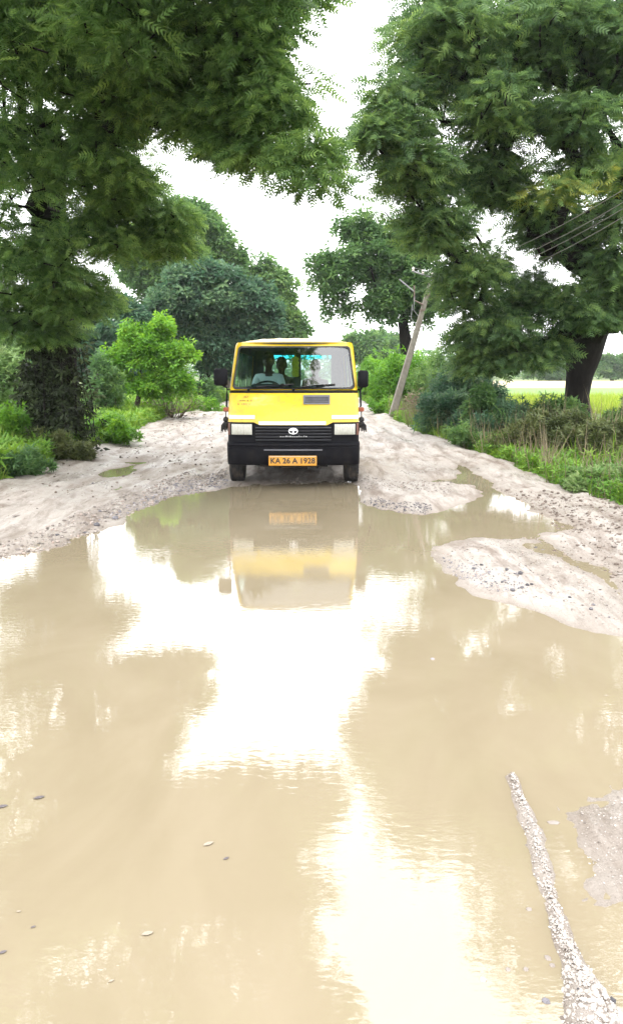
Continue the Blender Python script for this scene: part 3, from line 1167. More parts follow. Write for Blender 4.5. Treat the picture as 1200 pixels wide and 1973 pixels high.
# young bright tree
TRIM_R = .25
yb = at(262, 776, 26.5)
zy = float(ground_h(np.array([yb.x]), np.array([26.5]))[0])
make_tree('young_tree', 'bright lime-green young tree with a thin bent trunk on the left verge', 'tree',
          [(yb.x - .1, 26.5, zy - .1, .11), (yb.x + .05, 26.5, zy + .5, .09), (yb.x + .15, 26.5, zy + .9, .08), (yb.x + .2, 26.5, zy + 1.5, .06)],
          [pb(285, 690, 26.4, 82, 40, 1.2, 40, .1), pb(305, 630, 26.5, 34, 24, .7, 10, .1), pb(255, 645, 26.5, 24, 22, .6, 6, .1), pb(345, 690, 26.3, 42, 36, .9, 18, .1), pb(230, 695, 26.4, 40, 34, .9, 14, .1), pb(300, 655, 26.5, 30, 30, .6, 8, .1), pb(320, 735, 26.2, 54, 26, .8, 16, .1), pb(235, 738, 26.2, 40, 26, .8, 12, .1), pb(280, 752, 26.0, 60, 20, .9, 14, .1), pb(350, 745, 26.0, 34, 28, .8, 10, .1)],
          SPRAY, LEAF_BRIGHT, 40, .17, .30, .9, 307, BARK_GREY, .1, None, .008, (.1, .9))

shrub('verge_bush', 'hazy green bush beside the right wing mirror at the far verge', 712, 765, 46, 60, 80, LEAF_BRIGHT, 26, 40, .22, 520, group=VG)
shrub('tall_shrub', 'tall bright green bush behind the leaning pole', 765, 790, 33, 110, 120, LEAF_BRIGHT, 56, 52, .19, 521, group=VG, span=(0, .6))
shrub('tall_shrub', 'bright green bush right of the leaning pole under the big tree', 850, 790, 28, 120, 115, LEAF_MID, 56, 52, .17, 522, group=VG, span=(.3, 1))
shrub('dry_shrub', 'pinkish dry grassy shrub beside the foot of the leaning pole', 812, 800, 25, 60, 60, LEAF_DRY, 24, 40, .11, 523, TRIS, 26, group=VG)
shrub('verge_bush', 'dark bluish bush on the right verge past the dry shrub', 862, 828, 20, 120, 85, LEAF_BLUE, 52, 56, .13, 524, group=VG)
shrub('verge_bush', 'dark green bush below the lit crop field', 945, 850, 17.5, 140, 84, LEAF_BLUE, 52, 58, .12, 525, group=VG)
shrub('verge_bush', 'olive bush in front of the big dark trunk', 1045, 880, 14.6, 130, 98, LEAF_OLIVE, 52, 60, .11, 526, group=VG)
shrub('verge_bush', 'brownish bush at the right edge below the big trunk', 1160, 905, 12.8, 150, 105, LEAF_OLIVE, 60, 62, .10, 527, group=VG, span=(.1, .8))
shrub('broadleaf_plant', 'pale broad-leaved plant in the right corner of the verge', 1140, 960, 10.3, 110, 66, LEAF_PALE, 34, 38, .11, 528, WHORL, 16, group=VG)
shrub('broadleaf_plant', 'pale broad-leaved plant cut by the right edge of the frame', 1225, 975, 9.7, 90, 74, LEAF_PALE, 34, 38, .11, 529, WHORL, 16, group=VG)
shrub('tall_shrub', 'leafy green shrub at the right edge in front of the straw field', 1205, 830, 16.5, 60, 95, LEAF_MID, 30, 50, .13, 530, group=VG)
shrub('tall_shrub', 'green shrub growing against the foot of the big trunk', 1085, 840, 17.6, 80, 85, LEAF_MID, 34, 52, .13, 531, group=VG)
shrub('sapling', 'thin dark sapling standing left of the lit crop field', 930, 835, 17, 56, 120, LEAF_MID, 24, 46, .13, 532, SPRAY, 10, BARK_DARK, group=VG, span=(0, .5))
shrub('verge_bush', 'small bright bush at the foot of the leaning pole on the road edge', 745, 800, 30, 60, 36, LEAF_BRIGHT, 20, 48, .14, 533, group=VG)
shrub('verge_bush', 'low green bush on the right verge in front of the dark bluish bush', 905, 862, 16.2, 90, 40, LEAF_MID, 30, 56, .10, 534, group=VG)
shrub('tall_shrub', 'leafy bush hiding the field edge left of the big trunk', 1000, 840, 18.2, 110, 60, LEAF_MID, 44, 52, .13, 536, group=VG)
shrub('verge_bush', 'dark tangled bush between the olive bush and the brownish bush', 1100, 892, 13.6, 120, 92, LEAF_OLIVE, 50, 58, .10, 537, group=VG, span=(0, .7))
shrub('tall_shrub', 'dark green shrub under the drooping crown right of the leaning pole', 890, 800, 22.5, 130, 100, LEAF_BLUE, 56, 52, .15, 538, group=VG)
shrub('verge_bush', 'hazy low bush further along the right verge behind the van mirror', 730, 745, 60, 70, 60, LEAF_BRIGHT, 24, 40, .28, 535, group=VG)


# ---- grass and weeds on the verges
def verge_points(n, side, y0, y1, width, g, bias=1.6):
    y = y0 + (y1 - y0) * g.random(n) ** bias
    l = np.interp(y, LY, LX)
    r = np.interp(y, RY, RX)
    o = width * g.random(n) ** 1.4 - .12
    x = l - o if side < 0 else r + o
    e = road_edge(x, y)
    keep = e < .10 * g.random(n)
    x, y = x[keep], y[keep]
    return x, y, ground_h(x, y)


def ground_cover(name, label, side, y0, y1, width, n, tmpl, size, mat, seed, lift=.0, upright=False):
    g = np.random.default_rng(seed)
    x, y, z = verge_points(n, side, y0, y1, width, g)
    k = len(x)
    P = np.stack([x, y, z + lift * g.random(k) ** 1.5], 1)
    patch = np.clip(fbm(x * .9, y * .5, seed, 3) + .5, 0, 1)
    S = size * (.5 + .9 * g.random(k)) * (.6 + .8 * patch)
    tint = np.clip(patch * .6 + g.random(k) * .5 - .05, 0, 1)
    if upright:
        D = np.stack([g.normal(0, 1, k), g.normal(0, 1, k), g.normal(0, .12, k)], 1)
        rl = .12
    else:
        D = np.stack([g.normal(0, 1, k), g.normal(0, 1, k), np.abs(g.normal(0, .5, k)) + .15], 1)
        rl = .5
    return tag(scatter(name, tmpl, P, D, S, mat, None, tint, rl, 'stuff', g), label, 'grass')


BLADES = blade_template(5, 1.0, .035)
ground_cover('verge_weeds', 'bright green leafy weeds covering the left verge', -1, 9.0, 60, 4.5, 50000, SPRAY_T, .13, WEEDM, 601, .46)
ground_cover('verge_grass', 'grass blades among the weeds of the left verge', -1, 9.5, 70, 6.5, 15000, BLADES, .26, GRASSM, 602, 0, True)
ground_cover('verge_weeds', 'bright green leafy weeds covering the right verge', 1, 7.5, 60, 3.6, 40000, SPRAY_T, .10, WEEDM, 603, .26)
ground_cover('verge_grass', 'grass blades among the weeds of the right verge', 1, 7.5, 70, 5.5, 14000, BLADES, .22, GRASSM, 604, 0, True)
ground_cover('tall_grass', 'tall thin grass stalks standing along the left verge', -1, 9.5, 45, 5.0, 2200, BLADES, .44, GRASSM, 605, 0, True)
ground_cover('tall_grass', 'tall thin grass stalks standing along the right verge', 1, 8.5, 45, 4.0, 1500, BLADES, .36, GRASSM, 606, 0, True)
ground_cover('dead_stems', 'dry brown stems among the weeds of the right verge', 1, 8.5, 40, 4.5, 1500, blade_template(4, 1.0, .012), .7, LEAF_DRY, 607, 0, True)
g = np.random.default_rng(66)
x = 9 + 22 * g.random(14000)
y = 25 + 19 * g.random(14000)
tag(scatter('paddy_grass', BLADES, np.stack([x, y, np.full(14000, .2)], 1), np.stack([g.normal(0, 1, 14000), g.normal(0, 1, 14000), g.normal(0, .1, 14000)], 1),
            .42 * (.6 + .8 * g.random(14000)), leafmat('paddy_blade', [(.16, .25, .03), (.24, .33, .05), (.34, .40, .07)], .35), None, None, .1, 'stuff', g), 'yellow-green paddy standing in the field beyond the right verge', 'crop')

# ================================================================== STONES
def stone_mesh(seed, n=1):
    """one angular pebble, unit size"""
    g = np.random.default_rng(seed)
    t_ = (1 + 5 ** .5) / 2
    v = np.array([(-1, t_, 0), (1, t_, 0), (-1, -t_, 0), (1, -t_, 0), (0, -1, t_), (0, 1, t_), (0, -1, -t_), (0, 1, -t_), (t_, 0, -1), (t_, 0, 1), (-t_, 0, -1), (-t_, 0, 1)], float)
    f = np.array([(0, 11, 5), (0, 5, 1), (0, 1, 7), (0, 7, 10), (0, 10, 11), (1, 5, 9), (5, 11, 4), (11, 10, 2), (10, 7, 6), (7, 1, 8), (3, 9, 4), (3, 4, 2), (3, 2, 6), (3, 6, 8), (3, 8, 9), (4, 9, 5), (2, 4, 11), (6, 2, 10), (8, 6, 7), (9, 8, 1)])
    v = unit(v) * (.75 + .5 * g.random((12, 1)))
    v *= np.array([1, .8 + .3 * g.random(), .5 + .3 * g.random()])
    return v, f


def pebbles(name, label, X, Y, S, mat, seed, sink=.25):
    g = np.random.default_rng(seed)
    Z = road_h(X, Y)
    vs_, fs, ts, off = [], [], [], 0
    shapes = [stone_mesh(seed * 10 + k) for k in range(9)]
    which = g.integers(0, 9, len(X))
    for k in range(9):
        m = which == k
        if not m.any():
            continue
        tv, tf = shapes[k]
        a = g.random(m.sum()) * 6.283
        ca, sa = np.cos(a), np.sin(a)
        Vx = tv[None, :, 0] * ca[:, None] - tv[None, :, 1] * sa[:, None]
        Vy = tv[None, :, 0] * sa[:, None] + tv[None, :, 1] * ca[:, None]
        Vz = np.repeat(tv[None, :, 2], m.sum(), 0)
        V = np.stack([Vx, Vy, Vz], -1) * S[m][:, None, None]
        V[..., 0] += X[m][:, None]
        V[..., 1] += Y[m][:, None]
        V[..., 2] += (Z[m] + S[m] * sink)[:, None]
        vs_.append(V.reshape(-1, 3))
        fs.append((tf[None] + off + (np.arange(m.sum()) * 12)[:, None, None]).reshape(-1, 3))
        ts.append(np.repeat(g.random(m.sum()), 12))
        off += m.sum() * 12
    return tag(np_mesh(name, np.concatenate(vs_), np.concatenate(fs), mat, None, np.concatenate(ts)), label, 'gravel', None, 'stuff')


def pts_in(pxpoly, n, g):
    """points spread over an outline traced on the ground"""
    poly = gp(pxpoly)
    lo, hi = poly.min(0), poly.max(0)
    q = lo + (hi - lo) * g.random((n * 3, 2))
    k = sdf_poly(q[:, 0], q[:, 1], poly) < 0
    return q[k][:n]


PALE_STONE = stone_material('pale_stone', [(0, (.10, .085, .075)), (.3, (.22, .19, .17)), (.8, (.32, .285, .255)), (1, (.29, .22, .185))])
DARK_STONE = stone_material('dark_stone', [(0, (.035, .033, .038)), (.6, (.09, .085, .095)), (1, (.20, .18, .18))], .6)
WET_STONE = stone_material('asphalt_chips', [(0, (.06, .06, .07)), (.5, (.17, .16, .18)), (1, (.32, .29, .28))], .5)
CLOD = stone_material('mud_clod', [(0, (.07, .05, .04)), (.5, (.14, .11, .09)), (1, (.24, .20, .17))], .85)
GRIT = stone_material('pale_grit', [(0, (.10, .08, .065)), (.12, (.28, .245, .22)), (.7, (.37, .34, .31)), (1, (.43, .405, .38))])
g = np.random.default_rng(31)
q = pts_in([(0, 1085), (130, 1055), (260, 988), (340, 955), (440, 935), (430, 915), (330, 925), (220, 975), (120, 1015), (0, 1050)], 2600, g)
pebbles('gravel', 'pinkish gravel strewn along the left shore of the puddle', q[:, 0], q[:, 1], .006 + .017 * g.random(len(q)) ** 3, PALE_STONE, 3)
q = pts_in([(190, 1012), (260, 986), (340, 956), (438, 940), (438, 915), (400, 920), (320, 945), (240, 980)], 620, g)
pebbles('gravel', 'grey chippings on the left shore beside the van wheel', q[:, 0], q[:, 1], .005 + .018 * g.random(len(q)) ** 3, WET_STONE, 4)
q = pts_in([(836, 1062), (1000, 1035), (1200, 1010), (1400, 1020), (1400, 1260), (1200, 1222), (1050, 1175), (900, 1135)], 2600, g)
pebbles('gravel', 'pale fine gravel on the sandbar right of the puddle', q[:, 0], q[:, 1], .003 + .009 * g.random(len(q)) ** 3, PALE_STONE, 5)
q = pts_in([(845, 1075), (880, 1085), (960, 1112), (1020, 1140), (1010, 1160), (930, 1142), (870, 1108)], 620, g)
pebbles('gravel', 'dark chippings on the tip of the sandbar', q[:, 0], q[:, 1], .0025 + .008 * g.random(len(q)) ** 4, WET_STONE, 6)
q = pts_in([(700, 968), (715, 962), (765, 974), (830, 978), (832, 992), (760, 992), (715, 982)], 620, g)
pebbles('gravel', 'dark asphalt crumbs at the waterline right of the van', q[:, 0], q[:, 1], .004 + .011 * g.random(len(q)) ** 3, DARK_STONE, 7)
q = pts_in([(560, 945), (690, 945), (860, 960), (900, 930), (800, 935), (692, 925), (560, 925)], 1100, g)
pebbles('gravel', 'small stones on the road in front of the van wheels', q[:, 0], q[:, 1], .005 + .012 * g.random(len(q)) ** 2, PALE_STONE, 8)
q = pts_in([(950, 940), (1200, 985), (1300, 1050), (1100, 1030), (1060, 1015), (1020, 975)], 900, g)
pebbles('gravel', 'clods and stones on the mud beside the right verge', q[:, 0], q[:, 1], .005 + .022 * g.random(len(q)) ** 4, CLOD, 9)
q = pts_in([(0, 935), (170, 880), (400, 800), (430, 900), (240, 960), (0, 1040)], 1100, g)
pebbles('gravel', 'brown crumbs of mud on the bare silt left of the van', q[:, 0], q[:, 1], .004 + .024 * g.random(len(q)) ** 5, CLOD, 15)
q = pts_in([(1060, 1060), (1200, 1040), (1320, 1080), (1320, 1200), (1200, 1130), (1120, 1085)], 500, g)
pebbles('gravel', 'brown clods right of the little channel', q[:, 0], q[:, 1], .004 + .018 * g.random(len(q)) ** 4, CLOD, 16)
# ridge and silt patch
t_ = g.random(3400)
i_ = np.minimum((t_ ** .8 * (len(RIDGE) - 1)).astype(int), len(RIDGE) - 2)
f_ = g.random(3400)
w_ = np.array(RIDGE_W)
q = RIDGE[i_] * (1 - f_[:, None]) + RIDGE[i_ + 1] * f_[:, None] + g.normal(0, 1, (3400, 2)) * ((w_[i_] * (1 - f_) + w_[i_ + 1] * f_) * .7 + .006)[:, None]
pebbles('gravel', 'fine gravel heaped on the thin ridge in the near water', q[:, 0], q[:, 1], .0015 + .0042 * g.random(len(q)) ** 3, GRIT, 12, .05)
q = pts_in([(1030, 1973), (1045, 1920), (1075, 1870), (1120, 1870), (1180, 1930), (1230, 2000), (1200, 2060), (1040, 2060)], 900, g)
pebbles('gravel', 'loose pebbles at the near foot of the gravel ridge', q[:, 0], q[:, 1], .0025 + .009 * g.random(len(q)) ** 4, GRIT, 13, .05)
q = pts_in([(1108, 1572), (1200, 1530), (1400, 1500), (1400, 1750), (1200, 1735), (1145, 1712)], 1500, g)
pebbles('gravel', 'fine grit on the silt patch at the right edge', q[:, 0], q[:, 1], .0015 + .004 * g.random(len(q)) ** 3, GRIT, 14, .05)

# single stones one can point at
singles = [
    (1000, 1131, 11, DARK_STONE, 'rounded grey-black stone standing highest among the dark stones on the sandbar'),
    (987, 1148, 11, DARK_STONE, 'blackest stone at the waterline of the sandbar'),
    (1004, 1148, 9, DARK_STONE, 'black stone touching the right side of the blackest waterline stone'), (1014, 1144, 9, DARK_STONE, 'dark stone in the tight row right of the blackest waterline stone'), (1023, 1143, 8, DARK_STONE, 'last dark stone on the right of the tight waterline row'), (927, 1099, 7, DARK_STONE, 'small dark stone nearest the tip of the sandbar, the upper one'), (912, 1105, 8, DARK_STONE, 'small dark stone nearest the tip of the sandbar, the lower one'),
    (1096, 1159, 9, DARK_STONE, 'dark angular stone alone in the middle of the sandbar front'), (1137, 1181, 9, DARK_STONE, 'dark stone in the lower of a pair towards the right edge of the sandbar'), (1142, 1172, 8, DARK_STONE, 'dark stone in the upper of a pair towards the right edge of the sandbar'), (1060, 1154, 7, DARK_STONE, 'small dark stone just right of the tight waterline row'), (1172, 1199, 6, DARK_STONE, 'tiny dark stone nearest the right edge at the sandbar front'), (975, 1118, 8, DARK_STONE, 'small dark stone above the chippings in the middle of the sandbar'), (966, 1134, 7, DARK_STONE, 'small dark stone left of the rounded grey-black stone'),
    (1031, 1055, 8, DARK_STONE, 'grey-brown stone at the head of the little channel'),
    (1045, 1059, 8, DARK_STONE, 'flat brown stone just below the head of the little channel'),
    (1181, 1062, 12, PALE_STONE, 'brown clod right of the little channel near the right edge'),
    (1192, 1110, 11, PALE_STONE, 'brown stone at the right edge beside the little channel'),
    (1175, 1079, 8, PALE_STONE, 'small brown clod below the larger clod by the right edge'),
    (111, 1034, 9, DARK_STONE, 'dark stone alone on the left shore gravel'),
    (187, 1018, 13, DARK_STONE, 'dark wet stone at the left waterline'),
    (167, 1029, 13, DARK_STONE, 'flat dark stone at the left waterline nearest the camera'),
    (223, 1003, 16, WET_STONE, 'largest grey stone of the left shore'),
    (193, 996, 9, DARK_STONE, 'dark stone above the left waterline'),
    (180, 946, 6, DARK_STONE, 'tiny dark stone on the bare silt left of the puddle'),
    (32, 1006, 18, PALE_STONE, 'pale flat stone on the silt near the left edge'),
    (833, 1270, 10, WET_STONE, 'lone stone breaking the open water below the sandbar'),
    (930, 1888, 13, WET_STONE, 'stone awash in the sky reflection near the bottom'),
    (1050, 1929, 15, WET_STONE, 'rounded grey stone left of the foot of the gravel ridge'),
    (1178, 1935, 15, DARK_STONE, 'dark elongated stone right of the foot of the gravel ridge'),
    (1112, 1929, 6, DARK_STONE, 'tiny black stone on the foot of the gravel ridge'),
    (1018, 1752, 10, PALE_STONE, 'pale pebble in the water left of the gravel ridge'),
    (1055, 1846, 12, PALE_STONE, 'whitish stone against the left side of the gravel ridge'),
    (1062, 1860, 11, PALE_STONE, 'second whitish stone below the first beside the gravel ridge'),
    (1066, 1585, 24, PALE_STONE, 'pale flat chip floating between the ridge and the silt patch'),
    (1012, 1868, 10, PALE_STONE, 'pale stone at the edge of the white reflection near the ridge'),
    (978, 1868, 10, PALE_STONE, 'leftmost pale stone at the edge of the white reflection'),
]
for k, (px, py, w, mt, lab) in enumerate(singles):
    p = gnd(px, py)
    s = w / FPX * math.hypot(p.y, CAM_H) * .5
    v, f = stone_mesh(900 + k)
    z = max(0.0, float(road_h(np.array([p.x]), np.array([p.y]))[0]))
    if 'float' in lab or 'flat' in lab:
        v = v * np.array([1, .6, .35])
    o = np_mesh('stone', v * s, f, mt, None, np.full(12, random.random() if mt is not PALE_STONE else .30), smooth=False)
    o.location = (p.x, p.y, z + s * (.3 if z > .004 else .02))
    o.rotation_euler = (0, 0, random.random() * .8 - .4)
    tag(o, lab, 'stone', 'stones along the puddle')

# floating leaves
LEAFDRY = plain('wet_dead_leaf', (.10, .085, .09), .35, var=.4, scale=40)
LEAFPALE = plain('pale_leaf', (.25, .21, .165), .5, var=.2, scale=40)
for px, py, w, mt, lab in [(76, 1538, 20, LEAFDRY, 'dark curled leaf floating left of centre in the near water'),
                           (5, 1555, 20, LEAFDRY, 'dark leaf floating at the left edge of the near water'),
                           (402, 1627, 20, LEAFPALE, 'pale leaf floating in the middle of the near water'),
                           (436, 1655, 12, LEAFDRY, 'small brown leaf floating just below the pale one'),
                           (285, 1800, 20, LEAFPALE, 'pale leaf floating in the lower left water'),
                           (65, 1787, 9, LEAFDRY, 'small dark fleck of leaf floating in the lower left'),
                           (37, 1757, 8, LEAFPALE, 'tiny tan leaf floating near the left edge'),
                           (6, 1836, 14, LEAFDRY, 'dark leaf floating at the lower left edge'),
                           (215, 1891, 10, LEAFPALE, 'tiny pale leaf floating near the bottom left')]:
    p = gnd(px, py)
    s = w / FPX * math.hypot(p.y, CAM_H)
    m = MB()
    top = []
    for (u, wd) in ((-.5, .02), (-.3, .16), (0, .24), (.3, .15), (.5, .0)):
        c = .10 * (1 - 4 * u * u)
        top.append((u, wd, c))
    up_ = [(u * s, wd * s, (.03 + .16 * abs(wd) + .1 * u * u) * s) for u, wd, c in top]
    md_ = [(u * s, 0, .02 * s + .1 * u * u * s) for u, wd, c in top]
    dn_ = [(u * s, -wd * s, (.03 + .16 * abs(wd) + .1 * u * u) * s) for u, wd, c in top]
    m.add(up_ + md_ + dn_, [(i, i + 1, i + 6, i + 5) for i in range(4)] + [(i + 5, i + 6, i + 11, i + 10) for i in range(4)])
    o = m.build('floating_leaf', mt)
    o.location = (p.x, p.y, .002)
    o.rotation_euler = (0, 0, random.random() * .7)
    tag(o, lab, 'leaf', 'leaves floating on the puddle')

# ================================================================== UTILITY POLE
pole_y = 27.6
pbse = at(754, 806, pole_y)
ptop = at(829, 545, pole_y)
CONC = plain('old_concrete', (.17, .155, .13), .85, var=.25, scale=9, bump=.5, bscale=40, dirt=((.12, .10, .08), .7, 3.0))
IRON = plain('rusty_iron', (.16, .12, .10), .6, .5, var=.3)
GALV = plain('galvanised_steel', (.24, .245, .25), .5, .5)
PORC = plain('insulator_porcelain', (.55, .5, .46), .2)
root = empty('utility_pole', tuple(pbse), 'old square concrete utility pole leaning right over the verge', 'utility pole')
ax = (ptop - pbse)
m = MB()
loops = []
for t_ in (-.06, 0, .25, .5, .75, 1.0):
    c = ax * t_
    hw_ = .14 - .065 * max(0, t_)
    b = .02
    loops.append([Vector((c.x + sx, c.y + sy, c.z)) for sx, sy in ((-hw_ + b, -hw_), (hw_ - b, -hw_), (hw_, -hw_ + b), (hw_, hw_ - b), (hw_ - b, hw_), (-hw_ + b, hw_), (-hw_, hw_ - b), (-hw_, -hw_ + b))])
m.loft(loops)
m.build('pole', CONC, root, 30)
tip = ax * 1.0
MB().tube([ax * .93 + Vector((0, -.1, 0)), ax * 1.12 + Vector((0, -.1, 0))], .022, 8).build('top_rod', GALV, root)
u = ax.normalized()
side = Vector((u.z, 0, -u.x))
for t_ in (.80, .91):
    c = ax * t_
    hw_ = .14 - .065 * t_ + .012
    mb = MB()
    mb.box(-hw_, hw_, -hw_, hw_, -.035, .035)
    o = mb.build('clamp_band', IRON, root, 0)
    o.location = c
br = ax * .84
MB().tube([br + Vector((-.05, -.12, 0)), br + side * -.38 + Vector((0, -.12, .05)), br + side * -.40 + Vector((0, -.12, .55))], .03, 8).build('bracket_arm', IRON, root)
MB().tube([br + side * -.40 + Vector((0, -.12, .35)), br + side * -.95 + Vector((0, -.12, .62))], .025, 8).build('strut', GALV, root)
cross = ax * 1.03
MB().tube([cross + side * -.75 + Vector((0, -.12, .05)), cross + side * .35 + Vector((0, -.12, .0))], .03, 6).build('cross_arm', GALV, root)
ins = []
for k in (-.7, -.35, 0.0, .3):
    c = cross + side * k + Vector((0, -.12, .05))
    o = MB().lathe([(0, .02), (.03, .05), (.06, .03), (.09, .055), (.13, .03), (.15, .01)], 'z', 12, c).build('insulator', PORC, root)
    ins.append(pbse + c + Vector((0, 0, .12)))
for k, (t0, t1) in enumerate(((.76, .86), (.70, .80))):
    c0 = ax * t0 + Vector((-.12, -.16, 0))
    c1 = ax * t1 + side * -.40 + Vector((0, -.14, .1))
    mid = (c0 + c1) / 2 + Vector((-.1, 0, -.15))
    MB().tube([c0, mid, c1], .012, 5).build('stay_wire', GALV, root)

# overhead wires run to a pole out of frame on the right
WIRE = plain('wire_aluminium', (.17, .16, .15), .6, .3)
for k, (py, lab) in enumerate(((366, 'highest thin overhead wire crossing in front of the big right tree'), (390, 'second overhead wire from the top crossing the big right tree'),
                               (402, 'third overhead wire from the top crossing the big right tree'), (418, 'lowest overhead wire crossing in front of the big right tree'))):
    a = ins[k]
    b = at(1200, py, 10.2)
    end = a + (b - a) * 1.9
    end.z = a.z + .3
    pts = []
    ctl = None
    for q in range(25):
        t_ = q / 24
        p = a + (end - a) * t_
        # height set so that the sagging wire meets its bearing at the edge
        s = t_ / (1 / 1.9)
        zl = a.z + (end.z - a.z) * t_
        sag = (b.z - (a.z + (end.z - a.z) / 1.9)) / ((1 / 1.9) * (1 - 1 / 1.9))
        p.z = zl + sag * t_ * (1 - t_)
        pts.append(p)
    base = pts[0].copy()
    o = MB().tube([p - base for p in pts], .0048, 5).build('overhead_wire', WIRE)
    o.location = base
    tag(o, lab, 'wire', 'overhead wires')

# dark lump of earth at the foot of the pole
cl = at(778, 800, 27.0)
v, f = stone_mesh(4321)
me_v, me_f = [], []
g = np.random.default_rng(9)
mb = MB()
for k in range(14):
    vv, ff = stone_mesh(5000 + k)
    c = np.array([g.normal(0, .14), g.normal(0, .12), abs(g.normal(.08, .08))])
    mb.add([tuple(p) for p in vv * (.12 + .08 * g.random()) + c], [tuple(int(i) for i in q) for q in ff])
o = mb.build('earth_clod', plain('dark_earth', (.055, .03, .022), .95, var=.4, scale=12, bump=.8, bscale=30))
o.location = (cl.x, 27.0, float(ground_h(np.array([cl.x]), np.array([27.0]))[0]) + .1)
tag(o, 'dark brown heap of earth at the foot of the leaning pole', 'earth heap')
#VAN#
# ================================================================== THE VAN
YF = 10.82
vc = at(565, 900, YF)
XC = vc.x
van = empty('van', (XC, YF, 0), 'yellow passenger van with black bumper facing the puddle', 'van')

YELLOW = plain('van_yellow', (.56, .385, .007), .34, var=.04, scale=3, coat=.25, dirt=((.25, .17, .05), .35, 14.0))
BLACK = plain('black_plastic', (.006, .006, .008), .55, var=.3, scale=20, bump=.1, bscale=200, dirt=((.04, .034, .028), .2, 6.0), spec=.08)
RUBBER = plain('rubber', (.014, .014, .015), .7, var=.3, dirt=((.13, .10, .075), .55, 9.0))
WHITEP = plain('white_stripe', (.50, .49, .46), .4, var=.08, dirt=((.45, .40, .30), .3, 9.0))
LENS = plain('lamp_lens', (.36, .355, .31), .12, var=.1, scale=40, bump=.25, bscale=70, coat=.6)
ORANGE = plain('indicator_amber', (.22, .045, .015), .3, coat=.3)
STEEL = plain('wheel_steel', (.22, .21, .20), .5, .6, dirt=((.16, .12, .09), .6, 10))
TRIM = plain('grey_trim', (.10, .10, .11), .75, var=.2)
DASH = plain('dashboard', (.055, .065, .065), .55, var=.2)
SEATM = plain('seat_cloth', (.045, .05, .055), .9, var=.3, scale=30)
PLATEY = plain('plate_yellow', (.50, .23, .02), .4, var=.12, scale=12, dirt=((.3, .22, .12), .4, 14))
INK = plain('plate_ink', (.02, .013, .01), .5)
GLASS = glassmat('windscreen_glass', (.52, .70, .69), 1.0, 2.1)
CLEAR = glassmat('side_glass', (.72, .80, .80), .9, 1.5)
CYAN = glassmat('cyan_sun_film', (.06, .62, .72), .6, 1.4)

_hz = [.30, .45, .62, .92, 1.36, 1.44, 2.05, 2.12, 2.2]
_hw = [.93, .95, .955, .955, .950, .946, .905, .880, .84]
_yz = [.30, .60, .62, .92, .96, 1.36, 1.44, 2.05, 2.12, 2.2]
_yy = [.06, .06, .06, .085, .10, .29, .345, .80, .875, .99]


def hw(z):
    return float(np.interp(z, _hz, _hw))


def yfp(z):
    return float(np.interp(z, _yz, _yy))


def corner(u):
    c = min(.995, max(0.0, (abs(u) - .86) / .14))
    return .07 * u * u + .10 * (1 - math.sqrt(1 - c * c))


def PF(u, z, out=0.0):
    """a point on the front skin; out = distance in front of it"""
    return (hw(z) * u, yfp(z) + corner(u) - out, z)


def PX(x, z, out=0.0):
    return PF(x / hw(z), z, out)


def lin(a, b, n):
    return [a + (b - a) * i / (n - 1) for i in range(n)]


US = sorted(set([round(v, 4) for v in lin(-1, 1, 41)] + [-.985, -.965, -.94, .94, .965, .985]))
YB = 4.72
ROOF_Z = 2.12


def edge_y(z):
    return yfp(z) + corner(1.0)


def SIDE(s, z, sg, inset=0.0):
    y = edge_y(z) * (1 - s) + YB * s
    w = hw(z) - inset
    if s > .97:
        w -= .05 * ((s - .97) / .03) ** 2
    return (sg * w, y, z)


def arch_z(y):
    z = .34
    for yc in (.74, 3.55):
        d = abs(y - yc)
        if d < .43:
            z = max(z, .33 + math.sqrt(.43 ** 2 - d * d))
    return z


def rounded(cx, cz, hw0, hw1, hh, r, n=7):
    """loop of a rounded trapezoid in (x,z): hw0 at the bottom, hw1 at the top"""
    pts = []
    for sx, sz, a0 in ((1, -1, -90), (1, 1, 0), (-1, 1, 90), (-1, -1, 180)):
        w = hw0 if sz < 0 else hw1
        for k in range(n):
            a = R(a0 + 90 * k / (n - 1))
            pts.append((cx + sx * (w - r) + r * math.cos(a), cz + sz * (hh - r) + r * math.sin(a)))
    return pts


